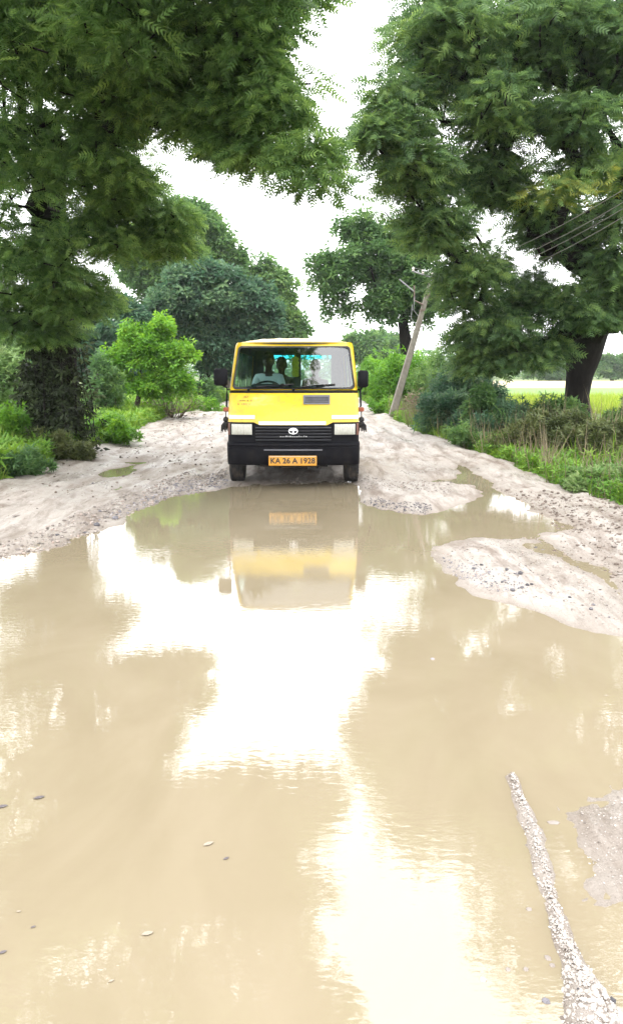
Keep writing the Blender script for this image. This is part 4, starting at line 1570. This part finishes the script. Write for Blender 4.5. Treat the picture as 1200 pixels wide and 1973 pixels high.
def shell(inset, front=True):
    m = MB()
    ss = lin(0, 1, 60)
    for sg in (-1, 1):
        fl = sg > 0
        # lower side with wheel arches
        m.grid(lambda s, v: SIDE(s, (lambda zb: zb + (1.42 - zb) * v)(arch_z(SIDE(s, .5, sg)[1])), sg, inset), ss, lin(0, 1, 7), not fl)
        zs = lin(1.42, 1.99, 6)
        for s0, s1 in ((0, .055), (.285, .315), (.60, .63), (.94, 1)):
            m.grid(lambda s, z: SIDE(s, z, sg, inset), lin(s0, s1, 4), zs, not fl)
        m.grid(lambda s, z: SIDE(s, z, sg, inset), ss, lin(1.99, ROOF_Z, 4), not fl)
    # roof
    def roofp(u, v):
        w = hw(ROOF_Z) - inset
        y0 = yfp(ROOF_Z) + corner(u)
        y = y0 + (YB - y0) * v
        rise = min(1.0, (y - y0) / .45)
        rise = math.sin(rise * math.pi / 2) ** .8 if rise > 0 else 0
        back = min(1.0, (YB - y) / .25)
        z = ROOF_Z - inset + .075 * (1 - abs(u) ** 3.2) * rise * math.sqrt(max(0, back))
        if inset == 0 and abs(u) < .85:
            z += .006 * rise * (1 if math.cos(u * 22) > .3 else 0) * (1 if y > y0 + .3 else 0)
        return (w * u, y, z)
    m.grid(roofp, US, [0, .004, .01, .02, .035, .05, .07, .09, .12] + lin(.16, .94, 14) + [.96, .98, 1.0])
    # back with two window openings
    def back(x0, x1, z0, z1):
        def bp(u, z):
            w = hw(z) - inset - .05
            x = max(-w, min(w, u))
            return (x, YB + .03 - inset, z)
        m.grid(bp, lin(x0, x1, 5), lin(z0, z1, 6), True)
    for a in ((-1, 1, .34, 1.40), (-1, 1, 2.02, 2.17), (-1, -.70, 1.40, 2.02), (-.09, .05, 1.40, 2.02), (.66, 1, 1.40, 2.02)):
        back(*a)
    return m


body = shell(0.0)
# frame round the windscreen
WS = rounded(0, 1.745, .888, .838, .305, .055)
N_ = len(WS)
outer = []
for i, (x, z) in enumerate(WS):
    # matching point on the outer border of the upper front panel
    dx, dz = x / .88, (z - 1.745) / .305
    k = 1 / max(abs(dx), abs(dz))
    ux = max(-1, min(1, dx * k))
    zz = 1.745 + dz * k * (.335 if dz < 0 else .375)
    zz = max(1.385, min(ROOF_Z, zz))
    outer.append((ux, zz))
lp = []
for f_ in (0, .35, .7, 1.0):
    L_ = []
    for (x, z), (ux, zz) in zip(WS, outer):
        a = PX(x, z)
        b = PF(ux, zz)
        zc = z + (zz - z) * f_
        uc = (x / hw(z)) * (1 - f_) + ux * f_
        L_.append(PF(max(-1, min(1, uc)), zc))
    lp.append(L_)
body.loft(lp, False, False)
# side returns below the bonnet line
bodyo = body.build('body', YELLOW, van, 40)
shell(.025).build('interior_lining', TRIM, van, 40)

# bonnet panel, its lower edge stepping down between the lamps
def hood_low(u):
    x = abs(u) * .955
    return .915 if x < .50 else (.915 + .045 * min(1, (x - .50) / .05))
m = MB()
m.grid(lambda u, v: PF(u, hood_low(u) + (1.372 - hood_low(u)) * v, .006 + .012 * math.sin(math.pi * v)), US, [0, .03, .06] + lin(.1, .95, 14) + [.985, 1.0])
hood = m.build('bonnet', YELLOW, van, 40)
MB().grid(lambda u, z: PF(u, z, -.004), US, [1.365, 1.40]).build('bonnet_gap', BLACK, van)

# stripes
def patch(x0, x1, z0, z1, out, n=10):
    return MB().grid(lambda x, z: PX(x, z, out), lin(x0, x1, n), lin(z0, z1, 4))
for a in ((-.945, -.555, 1.005, 1.06), (.555, .945, 1.005, 1.06), (-.50, .47, .925, .975)):
    patch(*a, .021, 14).build('white_stripe', WHITEP, van)

# vent in the bonnet
vx0, vx1, vz0, vz1 = .145, .53, 1.215, 1.345
vent = MB()
fr = [(vx0, vx1, vz1 - .028, vz1), (vx0, vx1, vz0, vz0 + .014), (vx0, vx0 + .022, vz0, vz1), (vx1 - .022, vx1, vz0, vz1)]
for a in fr:
    vent.grid(lambda x, z: PX(x, z, .034), lin(a[0], a[1], 4), lin(a[2], a[3], 3))
vent.grid(lambda x, z: PX(x, z, .019), lin(vx0, vx1, 6), lin(vz0, vz1, 4))
GREYP = plain('grey_plastic', (.10, .10, .115), .45, var=.2)
vento = vent.build('bonnet_vent', GREYP, van)
for k in range(4):
    z = vz0 + .022 + k * .023
    MB().grid(lambda x, q: PX(x, z + .013 * q, .024 + .012 * q), lin(vx0 + .02, vx1 - .02, 6), [0, 1]).build('slat', GREYP, vento)

# stencilled notice on the bonnet, too worn to read: rows of short strokes
g = np.random.default_rng(12)
m = MB()
for row, (x0, x1, z) in enumerate(((-.72, -.60, 1.315), (-.78, -.60, 1.265), (-.81, -.60, 1.215))):
    x = x0
    while x < x1:
        w = .008 + .012 * g.random()
        h = .012 + .016 * g.random()
        if g.random() < .82:
            m.grid(lambda a, b: PX(a, b, .020), [x, x + w], [z - h * .5, z + h * .5])
            if g.random() < .5:
                m.grid(lambda a, b: PX(a, b, .0203), [x, x + .02], [z + h * .5 - .006, z + h * .5])
        x += w + .008 + .006 * g.random()
tag(m.build('worn_lettering', plain('faded_brown_paint', (.16, .10, .012), .6), van, 0), kind='stuff')

# black face panel with lamps and grille
MB().grid(lambda u, z: PF(u, z, -.012 if abs(u) < .9 else .0), US, [.56, .62, .70, .80, .90, .955, .965]).build('face_panel', BLACK, van, 30)
gr = MB()
for a in ((-.57, .57, .900, .918), (-.57, .57, .612, .632), (-.57, -.545, .612, .918), (.545, .57, .612, .918)):
    gr.grid(lambda x, z: PX(x, z, .02), lin(a[0], a[1], 12), lin(a[2], a[3], 2))
gro = gr.build('grille', BLACK, van)
SLATM = plain('grille_slat', (.030, .030, .034), .38, var=.2)
for k in range(6):
    z = .655 + k * .044
    s = MB()
    s.grid(lambda x, q: PX(x, z + .016 * q, .004 + .020 * (1 - abs(q - .4))), lin(-.545, .545, 14), [-.4, 0, .4, .8, 1.2])
    s.build('slat', SLATM, gro)
# emblem: white oval with a flared T
em = MB()
cz, cx = .838, .0
ring = []
for rr, o_ in ((1.0, .030), (1.0, .040), (.80, .042), (.78, .032)):
    ring.append([PX(cx + .068 * rr * math.cos(a), cz + .046 * rr * math.sin(a), o_) for a in lin(0, 2 * math.pi * 35 / 36, 36)])
em.loft(ring, False, False)
em.grid(lambda x, z: PX(x, z, .036), lin(-.052, .052, 6), lin(.853, .868, 2))
em.grid(lambda q, z: PX((.010 + .016 * abs((z - .83) / .03) ** 2) * q, z, .0365), [-1, 1], lin(.802, .855, 6))
em.grid(lambda x, z: PX(x, z, .0345), lin(-.045, -.012, 4), lin(.842, .855, 2))
em.grid(lambda x, z: PX(x, z, .0345), lin(.012, .045, 4), lin(.842, .855, 2))
em.build('emblem', plain('chrome_white', (.78, .78, .80), .25), van)
m = MB()
x = -.19
while x < .19:
    w = .010 + .012 * g.random()
    m.grid(lambda a, b: PX(a, b, .032), [x, x + w], [.752, .752 + .010 + .012 * g.random()])
    x += w + .014
tag(m.build('grille_lettering', plain('worn_silver', (.34, .34, .35), .4), van, 0), kind='stuff')

# head lamps
for sg in (-1, 1):
    x0, x1 = sorted((sg * .595, sg * .895))
    fr_ = MB()
    for a in ((x0 - .022, x1 + .018, .935, .955), (x0 - .022, x1 + .018, .765, .785), (x0 - .022, x0, .765, .955), (x1, x1 + .018, .765, .955)):
        fr_.grid(lambda x, z: PX(x, z, .030), lin(a[0], a[1], 5), lin(a[2], a[3], 2))
    ho = fr_.build('headlight', BLACK, van)
    lens = MB()
    def lp_(x, z):
        u, v = (x - (x0 + x1) / 2) / ((x1 - x0) / 2), (z - .86) / .075
        return PX(x, z, .030 + .012 * (1 - u ** 4) * (1 - v ** 4) + .004 * math.sin(x * 150))
    lens.grid(lp_, lin(x0, x1, 60), lin(.785, .935, 8))
    lens.build('lens', LENS, ho, 60)
    side_l = MB().grid(lambda u, z: PF(sg * u, z, .012), lin(.955, 1.0, 5), lin(.775, .945, 3))
    side_l.build('side_marker', plain('smoked_marker', (.10, .03, .015), .3), van)

# bumper
bz = [.335, .345, .40, .50, .595, .605, .62, .635, .66, .675]
by = [.09, .05, .012, .0, -.012, .004, .004, -.010, -.002, .06]
m = MB()
wr = lambda u: corner(u) * 1.0
rows = []
ub = US
for z, y in zip(bz, by):
    row = []
    for k in range(5):
        row.append((-.962, .50 - k * .065, z))
    row += [(.965 * u, y + wr(u), z) for u in ub]
    for k in range(5):
        row.append((.962, .24 + k * .065, z))
    rows.append(row)
vsb = [p for r_ in rows for p in r_]
kk = len(rows[0])
fsb = [(i * kk + j, i * kk + j + 1, (i + 1) * kk + j + 1, (i + 1) * kk + j) for i in range(len(rows) - 1) for j in range(kk - 1)]
m.add(vsb, fsb)
m.build('bumper', BLACK, van, 30)
MB().grid(lambda x, z: (x, .004 + wr(x / .965) - .018, z), lin(-.42, .42, 10), [.562, .580]).build('bumper_strip', GREYP, van)

# number plate
pl = MB().box(-.352, .338, -.045, -.030, .345, .492, .006).build('number_plate', PLATEY, van)
MB().box(-.345, .331, -.046, -.0445, .480, .486).build('plate_edge', WHITEP, pl, 0)
fc = bpy.data.curves.new('plate_lettering', 'FONT')
fc.body = 'KA 26 A 1928'
fc.align_x = 'CENTER'
fc.align_y = 'CENTER'
fc.size = .109
fc.space_character = 1.04
fc.space_word = .85
fc.offset = .0022
fc.extrude = .002
fc.materials.append(INK)
ft = bpy.data.objects.new('text_source', fc)
link(ft)
bpy.context.view_layer.update()
tm = bpy.data.meshes.new_from_object(ft.evaluated_get(bpy.context.evaluated_depsgraph_get()))
bpy.data.objects.remove(ft)
fo = bpy.data.objects.new('plate_lettering', tm)
link(fo, pl)
fo['kind'] = 'stuff'
fo.location = (-.007, -.0475, .416)
fo.rotation_euler = (R(90), 0, 0)

# windscreen with seal
lp = []
for inw, out in ((-.014, .004), (-.010, .016), (.012, .016), (.018, .002)):
    L_ = []
    for x, z in WS:
        sx = x * (1 - inw / .88)
        sz = 1.745 + (z - 1.745) * (1 - inw / .305)
        L_.append(PX(sx, sz, out))
    lp.append(L_)
MB().loft(lp, False, False).build('windscreen_seal', RUBBER, van, 50)
def ws_pt(u, v):
    z = 1.745 + .295 * v
    w = np.interp(v, [-1, 1], [.881, .831])
    if abs(v) > .84:
        q = (abs(v) - .84) / .16
        w -= .055 * (1 - math.sqrt(max(0, 1 - q * q)))
    return PX(w * u, z, .004)
MB().grid(ws_pt, lin(-1, 1, 25), lin(-1, -.84, 5) + lin(-.7, .7, 8) + lin(.84, 1, 5)).build('windscreen', GLASS, van, 60)

# wipers
for px_, pe in ((-.66, -.05), (.0, .55)):
    w = MB()
    w.tube([PX(px_, 1.405, .02), PX(px_, 1.425, .04)], .018, 8)
    w.tube([PX(px_, 1.425, .04), PX((px_ + pe) / 2, 1.475, .045), PX(pe - .1, 1.49, .03)], .008, 6)
    wo = w.build('wiper', BLACK, van)
    b = MB().tube([PX(px_ + .12, 1.462, .022), PX((px_ + pe) / 2 + .1, 1.483, .022), PX(pe + .06, 1.500, .022)], .009, 6)
    b.build('blade', RUBBER, wo)

# mirrors on long arms
for sg, wd, hh, xx, zz in ((-1, .20, .25, -1.075, 1.60), (1, .155, .25, 1.022, 1.575)):
    mm = MB().box(xx - wd / 2, xx + wd / 2, .42, .52, zz - hh / 2, zz + hh / 2, .025)
    mo = mm.build('wing_mirror', BLACK, van, 50)
    MB().box(xx - wd / 2 + .018, xx + wd / 2 - .018, .5205, .523, zz - hh / 2 + .018, zz + hh / 2 - .018).build('mirror_glass', plain('mirror', (.8, .8, .8), .03, 1.0), mo, 0)
    bx_ = sg * (hw(1.4) + .02)
    MB().tube([(xx, .48, zz - hh / 2 + .02), (sg * .985, .47, zz - hh / 2 - .03), (sg * .985, .44, 1.35), (sg * .99, .40, 1.18), (sg * .95, .36, 1.14)], .014, 8).build('mirror_arm', BLACK, mo)
    MB().tube([(sg * .985, .45, 1.42), (sg * .93, .50, 1.42)], .011, 6).build('mirror_arm', BLACK, mo)
    MB().box(*sorted((sg * .945, sg * 1.035)), .33, .39, 1.10, 1.165, .012).build('indicator', ORANGE, van)
    # black tassel hung below the indicator
    ts = MB()
    g = np.random.default_rng(40 + sg)
    ts.tube([(sg * .995, .36, 1.10), (sg * 1.0, .36, 1.03)], .008, 6)
    ts.lathe([(.86, .005), (.865, .03), (.90, .052), (.945, .040), (.955, .026), (.975, .045), (1.01, .035), (1.03, .008)], 'z', 12, (sg * 1.0, .36, 0))
    for q in range(50):
        a = g.random() * 6.283
        r_ = .05 + .02 * g.random()
        ts.tube([(sg * 1.0 + .02 * math.cos(a), .36 + .02 * math.sin(a), .96), (sg * 1.0 + r_ * math.cos(a), .36 + r_ * math.sin(a), .90), (sg * 1.0 + r_ * 1.1 * math.cos(a), .36 + r_ * 1.1 * math.sin(a), .80 + .05 * g.random())], .004, 4, False)
    ts.build('tassel', plain('black_hair', (.012, .011, .011), .8), van, 50)

# wheels
def wheel(x, y, sg):
    w = MB().lathe([(-.105, .20), (-.11, .25), (-.10, .305), (-.075, .325), (-.06, .328), (-.055, .320), (-.045, .320), (-.04, .329), (-.006, .330), (-.004, .321), (.004, .321), (.006, .330), (.04, .329), (.045, .320), (.055, .320), (.06, .328), (.075, .325), (.10, .305), (.11, .25), (.105, .20)], 'x', 40)
    for q in range(40):
        a = 2 * math.pi * q / 40
        for s0, s1 in ((-.10, -.062), (.062, .10)):
            c, s = math.cos(a), math.sin(a)
            c2, s2 = math.cos(a + .07), math.sin(a + .07)
            w.add([(s0, .312 * c, .312 * s), (s1, .331 * c, .331 * s), (s1, .331 * c2, .331 * s2), (s0, .312 * c2, .312 * s2)], [(0, 1, 2, 3)])
    o = w.build('wheel', RUBBER, van, 35)
    o.location = (x, y, .335)
    MB().lathe([(sg * .02, .03), (sg * .03, .09), (sg * .06, .12), (sg * .05, .19), (sg * .10, .205), (sg * .105, .20), (-sg * .10, .20)], 'x', 28).build('rim', STEEL, o, 35)
    MB().lathe([(sg * .02, .05), (sg * .085, .045), (sg * .09, .01)], 'x', 16).build('hub', STEEL, o, 35)
for x, y, sg in ((-.87, .74, -1), (.87, .74, 1), (-.835, 3.55, -1), (.835, 3.55, 1)):
    wheel(x, y, sg)

# underbody
UND = plain('underbody', (.02, .018, .017), .85, dirt=((.12, .09, .07), .5, 4))
u_ = MB()
u_.box(-.62, .62, .35, 4.6, .36, .46)
u_.box(-.5, .5, .25, .40, .30, .40)
u_.tube([(-.75, .74, .30), (.75, .74, .30)], .035, 8)
u_.tube([(-.75, 3.55, .33), (.75, 3.55, .33)], .05, 8)
u_.lathe([(-.12, .02), (-.10, .10), (0, .13), (.10, .10), (.12, .02)], 'x', 14, (0, 3.55, .33))
u_.box(-.22, .2, .45, 1.1, .24, .40)
u_.tube([(.35, .5, .27), (.35, 4.4, .27)], .03, 8)
u_.build('underbody', UND, van, 40)
for sg in (-1, 1):
    MB().grid(lambda a, y: (sg * .60 + .0 * a, .74 + .45 * math.cos(a), .33 + .45 * math.sin(a)) if y == 0 else (sg * .94, .74 + .43 * math.cos(a), .33 + .43 * math.sin(a)), lin(0, math.pi, 16), [0, 1]).build('wheel_arch', UND, van, 60)

# glass along the sides and back
for sg in (-1, 1):
    for s0, s1 in ((.055, .285), (.315, .60), (.63, .94)):
        MB().grid(lambda s, z: SIDE(s, z, sg, .010), lin(s0, s1, 6), lin(1.42, 1.99, 5)).build('side_window', CLEAR, van, 60)
for x0, x1 in ((-.70, -.09), (.05, .66)):
    rw = MB().grid(lambda x, z: (x, YB + .018, z), [x0, x1], [1.40, 1.93]).build('rear_window', CLEAR, van)
    MB().grid(lambda x, z: (x, YB + .018, z), [x0, x1], [1.931, 2.02]).build('sun_film', CYAN, rw)

# inside
fl = MB().box(-.86, .86, .5, 4.6, .47, .52).build('cabin_floor', TRIM, van, 0)
d = MB()
d.grid(lambda u, v: (.86 * u, [.36, .42, .60, .72, .74][v] + .06 * u * u, [1.385, 1.42, 1.445, 1.42, 1.0][v]), lin(-1, 1, 15), [0, 1, 2, 3, 4])
d.build('dashboard', DASH, van, 40)
MB().box(-.64, -.22, .62, .74, 1.43, 1.50, .02).build('instrument_cowl', DASH, van)
MB().box(.10, .34, .50, .60, 1.446, 1.458, .004).build('paper_on_dashboard', plain('paper', (.55, .66, .62), .7), van)
sw = MB()
cs = Vector((-.42, .93, 1.42))
axv = Vector((0, -.55, .83)).normalized()
e1 = Vector((1, 0, 0))
e2 = axv.cross(e1).normalized()
rim_pts = [cs + (e1 * math.cos(a) + e2 * math.sin(a)) * .20 for a in lin(0, 2 * math.pi, 33)]
sw.tube(rim_pts, .016, 8, False)
for a in (R(0), R(180), R(270)):
    sw.tube([cs - axv * .03, cs + (e1 * math.cos(a) + e2 * math.sin(a)) * .195], .013, 6)
sw.tube([cs - axv * .35, cs + axv * .01], [.03, .045], 10)
sw.build('steering_wheel', plain('wheel_black', (.015, .015, .016), .5), van, 60)


def seat(x, y, w, zc, hb):
    s = MB().box(x - w / 2, x + w / 2, y - .24, y + .24, zc - .14, zc, .04)
    so = s.build('seat', SEATM, van, 40)
    b = MB()
    lps = []
    for t_, ww in ((0, 1), (.5, 1.0), (.9, .92), (1, .7)):
        yc, z = y + .22 + .12 * t_, zc - .02 + hb * t_
        lps.append([(x - w / 2 * ww, yc - .06, z), (x + w / 2 * ww, yc - .06, z), (x + w / 2 * ww, yc + .06, z), (x - w / 2 * ww, yc + .06, z)])
    b.loft(lps)
    b.build('backrest', SEATM, so, 40)
    MB().box(x - w * .3, x + w * .3, y - .18, y + .18, .52, zc - .14).build('seat_base', TRIM, so, 0)


seat(-.42, 1.60, .48, 1.02, .56)
seat(.42, 1.60, .52, 1.00, .50)
seat(-.40, 2.70, .80, .98, .48)
seat(.46, 2.85, .70, .96, .48)
seat(0, 3.90, 1.5, .96, .46)
# rear-view mirror
MB().box(-.13, .10, .80, .83, 1.955, 2.02, .012).build('rear_view_mirror', BLACK, van)

# garland hanging from the rear-view mirror
gz = MB()
gc = (XC + .015, YF + .90, 0)
gz.tube([(0, 0, 1.99), (0, 0, 1.90)], .004, 5)
gz.lathe([(1.60, .01), (1.605, .045), (1.64, .052), (1.70, .048), (1.80, .046), (1.87, .040), (1.905, .022), (1.91, .006)], 'z', 14)
g = np.random.default_rng(4)
for q in range(130):
    a, z = g.random() * 6.283, 1.61 + .28 * g.random()
    r_ = .045
    vv, ff = stone_mesh(700 + q % 6)
    gz.add([tuple(p) for p in vv * .016 + np.array([r_ * math.cos(a), r_ * math.sin(a), z])], [tuple(int(i) for i in w) for w in ff])
go = gz.build('hanging_garland', plain('marigold', (.62, .62, .05), .8, var=.25, scale=40), None, 40)
go.location = gc
tag(go, 'yellow-green garland hanging behind the middle of the windscreen', 'garland')


# ================================================================== PEOPLE
def skin_mesh(name, mat, pts, edges, parent=None, sub=2, root_i=0):
    me = bpy.data.meshes.new(name)
    names = list(pts)
    ix = {k: i for i, k in enumerate(names)}
    me.from_pydata([pts[k][0] for k in names], [(ix[a], ix[b]) for a, b in edges], [])
    me.update()
    me.materials.append(mat)
    o = bpy.data.objects.new(name, me)
    link(o, parent)
    md = o.modifiers.new('Skin', 'SKIN')
    md.use_smooth_shade = True
    if not me.skin_vertices:
        me.skin_vertices.new() if hasattr(me.skin_vertices, 'new') else None
    sv = me.skin_vertices[0].data
    for k in names:
        r = pts[k][1]
        sv[ix[k]].radius = r if isinstance(r, tuple) else (r, r)
    sv[root_i].use_root = True
    s = o.modifiers.new('Subdivision', 'SUBSURF')
    s.levels = sub
    s.render_levels = sub
    return o


SKIN = plain('skin_brown', (.075, .040, .026), .55, var=.1, scale=20)
HAIR = plain('hair_black', (.010, .009, .009), .6, var=.3, scale=60, bump=.4, bscale=120)
EYEM = plain('eye_dark', (.02, .015, .012), .2)


def person(label, loc, hands, shirt, pants, lean=0.0, turn=0.0):
    """seated, facing -Y; loc is the middle of the hips. hands: wrist points of both arms"""
    V3 = lambda x, y, z: (x, y - lean * z, z)
    p = {
        'pelvis': (V3(0, 0, 0), (.15, .11)), 'waist': (V3(0, .01, .17), (.135, .10)), 'chest': (V3(0, .0, .36), (.15, .11)), 'collar': (V3(0, .0, .47), (.10, .08)),
        'neck': (V3(0, -.005, .55), .055), 'jaw': (V3(0, -.030, .625), (.060, .068)), 'head': (V3(0, -.015, .70), (.078, .095)), 'crown': (V3(0, .0, .775), (.066, .080)),
        'nose': (V3(0, -.115, .675), (.014, .016)),
    }
    e = [('pelvis', 'waist'), ('waist', 'chest'), ('chest', 'collar'), ('collar', 'neck'), ('neck', 'jaw'), ('jaw', 'head'), ('head', 'crown'), ('head', 'nose')]
    sh = {'pelvis': (V3(0, 0, .02), (.16, .12)), 'waist': (V3(0, .01, .17), (.155, .12)), 'chest': (V3(0, 0, .36), (.17, .125)), 'collar': (V3(0, 0, .46), (.115, .09)), 'neckline': (V3(0, 0, .515), (.066, .062))}
    she = [('pelvis', 'waist'), ('waist', 'chest'), ('chest', 'collar'), ('collar', 'neckline')]
    pn = {'pelvis': (V3(0, 0, 0), (.17, .13))}
    pne = []
    for s, h in zip((-1, 1), hands):
        k = 'l' if s < 0 else 'r'
        h = Vector(h)
        S_ = Vector(V3(s * .175, .01, .44))
        E_ = (S_ + h) / 2 + Vector((s * .07, .06, -.12))
        p['ear' + k] = (V3(s * .088, .0, .69), (.016, .026))
        p['sh' + k] = (tuple(S_), .062)
        p['el' + k] = (tuple(E_), .042)
        p['wr' + k] = (tuple(h), .028)
        d = (h - E_).normalized()
        sd_ = Vector((s, 0, 0))
        pal = h + d * .055
        p['pa' + k] = (tuple(pal), (.040, .020))
        e += [('collar', 'sh' + k), ('sh' + k, 'el' + k), ('el' + k, 'wr' + k), ('wr' + k, 'pa' + k), ('head', 'ear' + k)]
        for q, (off, ln) in enumerate(((-.030, .060), (-.011, .072), (.009, .068), (.028, .052))):
            b0 = pal + Vector((off, 0, 0)) + d * .030
            b1 = b0 + d * ln * .5 + Vector((0, 0, -.006))
            b2 = b1 + d * ln * .15 + Vector((0, .010, -.034))
            for j, bb in enumerate((b0, b1, b2)):
                p['f%d%d%s' % (q, j, k)] = (tuple(bb), .0088 if j < 2 else .0075)
            e += [('pa' + k, 'f%d0%s' % (q, k)), ('f%d0%s' % (q, k), 'f%d1%s' % (q, k)), ('f%d1%s' % (q, k), 'f%d2%s' % (q, k))]
        t0 = h + d * .025 - sd_ * .035
        t1 = t0 + d * .035 - sd_ * .012 + Vector((0, 0, -.012))
        p['t0' + k] = (tuple(t0), .011)
        p['t1' + k] = (tuple(t1), .009)
        e += [('wr' + k, 't0' + k), ('t0' + k, 't1' + k)]
        p['hip' + k] = (V3(s * .10, -.02, -.02), .095)
        p['kn' + k] = ((s * .14, -.43, .02), .062)
        p['an' + k] = ((s * .13, -.42, -.40), .038)
        p['to' + k] = ((s * .14, -.58, -.44), (.040, .026))
        e += [('pelvis', 'hip' + k), ('hip' + k, 'kn' + k), ('kn' + k, 'an' + k), ('an' + k, 'to' + k)]
        m_ = S_ + (E_ - S_) * .75
        sh['sh' + k] = (tuple(S_), .080)
        sh['sl' + k] = (tuple(m_), .066)
        she += [('collar', 'sh' + k), ('sh' + k, 'sl' + k)]
        pn['hip' + k] = (V3(s * .10, -.02, -.02), .108)
        pn['kn' + k] = ((s * .14, -.43, .02), .078)
        pn['an' + k] = ((s * .13, -.42, -.36), .060)
        pne += [('pelvis', 'hip' + k), ('hip' + k, 'kn' + k), ('kn' + k, 'an' + k)]
    o = skin_mesh('person', SKIN, p, e)
    o.location = loc
    o.rotation_euler = (0, 0, turn)
    tag(o, label, 'person')
    skin_mesh('shirt', shirt, sh, she, o)
    skin_mesh('trousers', pants, pn, pne, o)
    hy = lambda z: -lean * z
    hm = MB()
    lps = []
    for t_ in lin(0, 1, 9):
        z = .665 + .185 * t_
        r_ = math.sqrt(max(.02, 1 - (max(0, t_ - .35) / .67) ** 2))
        yc = .025 - .022 * t_
        lp2 = []
        for a in lin(0, 2 * math.pi * 23 / 24, 24):
            yy = math.sin(a)
            cut = (1 - .38 * max(0, -yy) * (1 - sstep(.35, .75, t_)))
            lp2.append((.096 * r_ * math.cos(a), yc + .112 * r_ * yy * cut + hy(z), z + .01 * math.sin(7 * a)))
        lps.append(lp2)
    hm.loft(lps)
    hm.build('hair', HAIR, o, 60)
    for s in (-1, 1):
        MB().lathe([(-.007, .003), (-.004, .011), (.004, .011), (.007, .003)], 'y', 10, (s * .032, -.098 + hy(.70), .70)).build('eye', EYEM, o)
    MB().tube([(-.024, -.096 + hy(.632), .632), (0, -.104 + hy(.63), .630), (.024, -.096 + hy(.632), .632)], .005, 6).build('mouth', plain('lips', (.14, .06, .045), .5), o)
    return o


SHIRT_W = plain('shirt_pale', (.72, .78, .75), .85, var=.1, scale=8, bump=.3, bscale=20)
SHIRT_D = plain('shirt_dark', (.05, .05, .06), .9, var=.3)
SHIRT_B = plain('shirt_maroon', (.045, .02, .024), .9, var=.3)
PANTS = plain('trousers_dark', (.04, .04, .05), .9)
person('driver in a pale shirt with both hands on the steering wheel', (XC - .42, YF + 1.48, 1.14), [(-.15, -.50, .34), (.15, -.50, .34)], SHIRT_W, PANTS, .10)
person('dark-haired passenger sitting behind the driver beside the garland', (XC - .26, YF + 2.62, 1.09), [(-.12, -.34, .12), (.12, -.34, .12)], SHIRT_D, PANTS, .05)
person('passenger sitting in the right half of the cabin by the rear window', (XC + .33, YF + 2.80, 1.05), [(-.12, -.34, .12), (.12, -.34, .12)], SHIRT_B, PANTS, .05)

# ================================================================== HAZE
hb = MB().box(-3300, 3300, -3300, 3300, -1.6, 40)
ho_ = hb.build('haze', bpy.data.materials.new('haze_air'), None, 0)
tag(ho_, 'thin pale haze in the air', 'haze', None, 'stuff')
hmt = ho_.data.materials[0]
hmt.use_nodes = True
t = hmt.node_tree
t.nodes.clear()
pv = t.nodes.new('ShaderNodeVolumePrincipled')
pv.inputs['Color'].default_value = (.93, .96, 1.0, 1)
pv.inputs['Density'].default_value = .00035
pv.inputs['Anisotropy'].default_value = .2
oo = t.nodes.new('ShaderNodeOutputMaterial')
t.links.new(pv.outputs[0], oo.inputs['Volume'])
